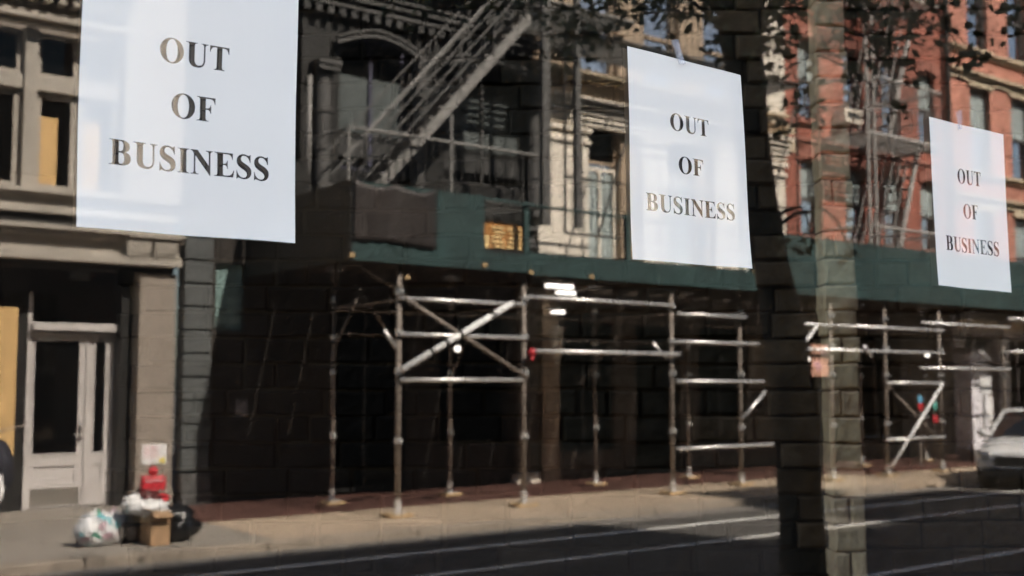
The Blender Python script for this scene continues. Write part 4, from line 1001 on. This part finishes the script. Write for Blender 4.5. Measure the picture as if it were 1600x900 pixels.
def fill2d(loops, to3d, name, m, parent, cuts=True):
    cu = bpy.data.curves.new('tmp', 'CURVE'); cu.dimensions = '2D'; cu.fill_mode = 'BOTH'
    for lp in loops:
        s = cu.splines.new('POLY'); s.points.add(len(lp)-1); s.use_cyclic_u = True
        for k, (a, c) in enumerate(lp): s.points[k].co = (a, c, 0, 1)
    ob = bpy.data.objects.new('tmp', cu); C.objects.link(ob)
    dg = bpy.context.evaluated_depsgraph_get(); me = bpy.data.meshes.new_from_object(ob.evaluated_get(dg))
    bpy.data.objects.remove(ob); bpy.data.curves.remove(cu)
    bm = bmesh.new(); bm.from_mesh(me); bpy.data.meshes.remove(me)
    if cuts:
        for k in range(1, 12):
            for co, no_ in (((k/12*PW, 0, 0), (1,0,0)), ((0, k/12*PH, 0), (0,1,0))):
                bmesh.ops.bisect_plane(bm, geom=bm.verts[:]+bm.edges[:]+bm.faces[:], plane_co=co, plane_no=no_)
    b = MB(); bm.verts.ensure_lookup_table()
    b.add([to3d(v.co.x, v.co.y) for v in bm.verts], [tuple(v.index for v in f.verts) for f in bm.faces]); bm.free()
    return b.build(name, m, parent)
PW, PH = .2159, .2794
def poster(corners, lines, tw, cap, label, tape, seed):
    """corners: four points on the glass (tl, tr, br, bl); lines: baseline centre heights in the sheet (0 top, 1 bottom)"""
    tl, tr_, br, bl = [at(x, y, G-.004) for x, y in corners]
    root = thing('poster', label, 'poster', ((bl.x+br.x)/2, G-.004, (bl.z+br.z)/2), 'printed notices taped to the shop glass')
    random.seed(seed); ph = random.uniform(0, 6)
    def to3d(x, y, lift=0):
        u, v = x/PW, 1-y/PH
        p = (tl*(1-u)+tr_*u)*(1-v)+(bl*(1-u)+br*u)*v
        curl = .0016*math.sin(u*3.1+ph)**2+.006*max(0, v-.8)**2*25*abs(u-.5)*.4
        return Vector((p.x+.0006*math.sin(v*7+ph), p.y-curl, p.z+.0004*math.sin(u*9+ph)))
    em = tw*PW/4.835*(1000/1000)
    letters = []
    for word, v in zip(('OUT', 'OF', 'BUSINESS'), lines):
        adv = sum(GLY[c][0] for c in word)/1000*em; x0 = PW/2-adv/2+(.5-.5)*0; y0 = PH*(1-v)-cap*PH/2
        sy = cap*PH/.676*.001
        ls = []
        for ch in word:
            wd, lps = GLY[ch]
            for lp in lps: ls.append([(x0+a*em*.001, y0+c*sy) for a, c in lp])
            x0 += wd*em*.001
        letters.append(ls)
    edge = []
    for k in range(12): edge.append((PW*k/12, 0))
    for k in range(12): edge.append((PW, PH*k/12))
    for k in range(12): edge.append((PW*(1-k/12), PH))
    for k in range(12): edge.append((0, PH*(1-k/12)))
    fill2d([edge]+[l for ls in letters for l in ls], to3d, 'paper', paperm, root)
    for ls in letters: fill2d(ls, to3d, 'lettering', inkm, root)
    if tape:
        (a, c_), (d_, e_) = tape
        p, q = at(a, c_, G-.007), at(d_, e_, G-.007); w_ = Vector((.0065, 0, .0015))
        MB().add([p-w_, p+w_, q+w_, q-w_], [(0,1,2,3)]).build('tape', tapem, root)
        w2_ = Vector((.0035, 0, -.001)); q2 = q+Vector((-.010, -.0006, .028))
        MB().add([q-w2_, q+w2_, q2+w2_, q2-w2_], [(0,1,2,3)]).build('tape', tapem, root)
    return root
def ext(px, py, up_):      # the point straight above a corner by so many metres
    p = at(px, py, G-.004); p.z += up_; d = p-Vector((0,0,ZC)); s = d.dot(FWD)
    return (800+1800*d.dot(RGT)/s, 450-1800*d.dot(UPV)/s)
poster([ext(117, 355, .281), ext(459, 380, .281), (459, 380), (117, 355)], (.367, .554, .742), .745, .085,
       'white notice reading OUT OF BUSINESS, leftmost, with its top edge cut off', None, 1)
poster([(980, 72), (1157, 118), (1174, 420), (987, 405)], (.315, .520, .722), .755, .083,
       'white notice reading OUT OF BUSINESS hung by clear tape between the other two', ((1054, 62), (1066, 100)), 2)
poster([(1450, 183), (1566, 210), (1578, 457), (1464, 446)], (.318, .528, .738), .735, .088,
       'white notice reading OUT OF BUSINESS, rightmost and smallest, before the red brick', ((1500, 172), (1500, 202)), 3)

# ================================================================== OLD BRICK WALL beside the camera (mirrored in the glass)
F2 = Vector((math.cos(YAW), math.sin(YAW), 0)); DW = 3.7
def wallpt(px, z, off=0.0):
    """a point on the wall: found in the mirror image, then put back where the wall really stands"""
    s = (px-800)/1800*DW
    p = F2*(DW-off)+RGT*s
    return Vector((p.x, 2*G-p.y, z))
nw = thing('brick_wall', 'old painted brick wall with an ochre pier coloured as sunlit, seen mirrored in the glass', 'wall', tuple(wallpt(1200, GW)))
u0, u1 = (250-800)/1800*DW, (1900-800)/1800*DW; uu = (F2, RGT)
def wp(u, z, off):
    p = F2*(DW-off)+RGT*(u+(1.75-z)*.018); return Vector((p.x, 2*G-p.y, z))
def brickrun(b, ua, ub, z, h, off, d=.05):
    L_ = ub-ua; e_ = .006
    us = [0, e_/L_] + [k/4 for k in (1, 2, 3)] + [1-e_/L_, 1]; vv = [0, e_/h, .5, 1-e_/h, 1]
    nu, nv = len(us)-1, len(vv)-1
    dz0, dz1, du0, du1 = (random.uniform(-.004, .004) for _ in range(4)); tilt = random.uniform(-.010, .010); tv = random.uniform(-.004, .004)
    vs = []
    for i, u in enumerate(us):
        for j, v in enumerate(vv):
            edge = i in (0, nu) or j in (0, nv)
            uu_ = ua+L_*u+(du0*(1-u)+du1*u)+random.uniform(-.0015, .0015)
            zz_ = z+h*v+dz0*(1-u)+dz1*u+random.uniform(-.0015, .0015)
            vs.append(wp(uu_, zz_, off+tilt*(u-.5)+tv*(v-.5)+(-.003 if edge else random.uniform(.0015, .0045))))
    fs = [(i*(nv+1)+j, (i+1)*(nv+1)+j, (i+1)*(nv+1)+j+1, i*(nv+1)+j+1) for i in range(nu) for j in range(nv)]
    rim = [i*(nv+1) for i in range(nu+1)]+[nu*(nv+1)+j for j in range(1, nv+1)]+[i*(nv+1)+nv for i in range(nu-1, -1, -1)]+[j for j in range(nv-1, 0, -1)]
    n0 = len(vs); back = Vector((F2.x, -F2.y, 0))*d
    vs += [vs[k]+back for k in rim]; m = len(rim)
    fs += [(rim[k], rim[(k+1) % m], n0+(k+1) % m, n0+k) for k in range(m)]
    b.add(vs, fs)
pu0, pu1 = (1281-800)/1800*DW, (1329-800)/1800*DW
b = MB(); sb_ = MB(); db_ = MB(); pb_ = MB(); z = GW; row = 0
while z < 3.3:
    h = .078
    u = u0-random.uniform(0, .1)-(.1 if row % 2 else 0)
    while u < u1:
        L_ = random.choice((.2,.2,.21,.1))
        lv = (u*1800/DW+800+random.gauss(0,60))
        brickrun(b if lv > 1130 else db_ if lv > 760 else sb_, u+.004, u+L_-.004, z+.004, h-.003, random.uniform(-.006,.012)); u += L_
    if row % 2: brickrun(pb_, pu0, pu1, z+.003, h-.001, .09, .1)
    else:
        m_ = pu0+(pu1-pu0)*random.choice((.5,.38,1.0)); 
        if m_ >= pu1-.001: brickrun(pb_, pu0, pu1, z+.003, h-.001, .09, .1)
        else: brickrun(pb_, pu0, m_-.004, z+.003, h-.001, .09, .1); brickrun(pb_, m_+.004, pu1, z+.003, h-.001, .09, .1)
    z += h+.005; row += 1
b.build('bricks', plasterm, nw); db_.build('half_dimmed_bricks', halfdimm, nw, label='mid dark brickwork, halfway in the painted fade'); sb_.build('dimmed_bricks', dimmedm, nw, label='brickwork coloured darkest so its mirror image fades'); pb_.build('pier', pierm, nw)
q = [wp(u0-.1, GW, -.012), wp(u1+.1, GW, -.012), wp(u1+.1, 3.36, -.012), wp(u0-.1, 3.36, -.012), wp(u0-.1, GW, -.3), wp(u1+.1, GW, -.3), wp(u1+.1, 3.36, -.3), wp(u0-.1, 3.36, -.3)]
MB().add(q, [(0,1,2,3),(7,6,5,4),(0,4,5,1),(1,5,6,2),(2,6,7,3),(3,7,4,0)]).build('mortar_bed', mortar, nw)
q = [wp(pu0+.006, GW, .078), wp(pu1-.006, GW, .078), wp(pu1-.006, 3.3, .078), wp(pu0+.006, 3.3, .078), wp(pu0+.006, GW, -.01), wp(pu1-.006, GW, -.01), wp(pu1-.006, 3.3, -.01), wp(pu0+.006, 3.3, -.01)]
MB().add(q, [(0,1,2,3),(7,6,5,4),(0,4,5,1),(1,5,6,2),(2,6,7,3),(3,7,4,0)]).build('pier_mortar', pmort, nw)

# ================================================================== TALL BLOCKS behind the camera: their roofs shade the road
def roof_for(xa, xb, ys, nm, label):
    YBk = -12.0; dy = ys-YBk; H = GR+1.053*dy; sh_ = .217*dy
    o = thing(nm, label, 'building', ((xa+xb)/2+sh_, YBk-3, GW), 'tall blocks behind the viewer')
    B(xa+sh_, xb+sh_, YBk-8, YBk, GW-.1, H).build('walls', towerm, o)
    b = MB(); 
    k = xa+sh_+.8
    while k < xb+sh_-1.4 and k < 40 and k > -25:
        for r in range(int(H/3.2)-1): b.box(k, k+1.1, YBk-.01, YBk+.05, 1+r*3.2, 2.8+r*3.2)
        k += 2.4
    if b.v: b.build('windows', glassd, o)
roof_for(-22, 9.25, 10.62, 'tower_block', 'dark brick block standing behind the viewer to the left')
roof_for(9.25, 12.2, 8.35, 'tower_block', 'narrow lower dark brick block standing behind the viewer')
roof_for(12.2, 14.3, 12.0, 'tower_block', 'narrow tallest dark brick block standing behind the viewer')
roof_for(14.3, 16.7, 10.5, 'tower_block', 'slim dark brick block standing behind the viewer to the right')
roof_for(16.7, 30, 9.3, 'tower_block', 'broad dark brick block standing behind the viewer farthest to the right')
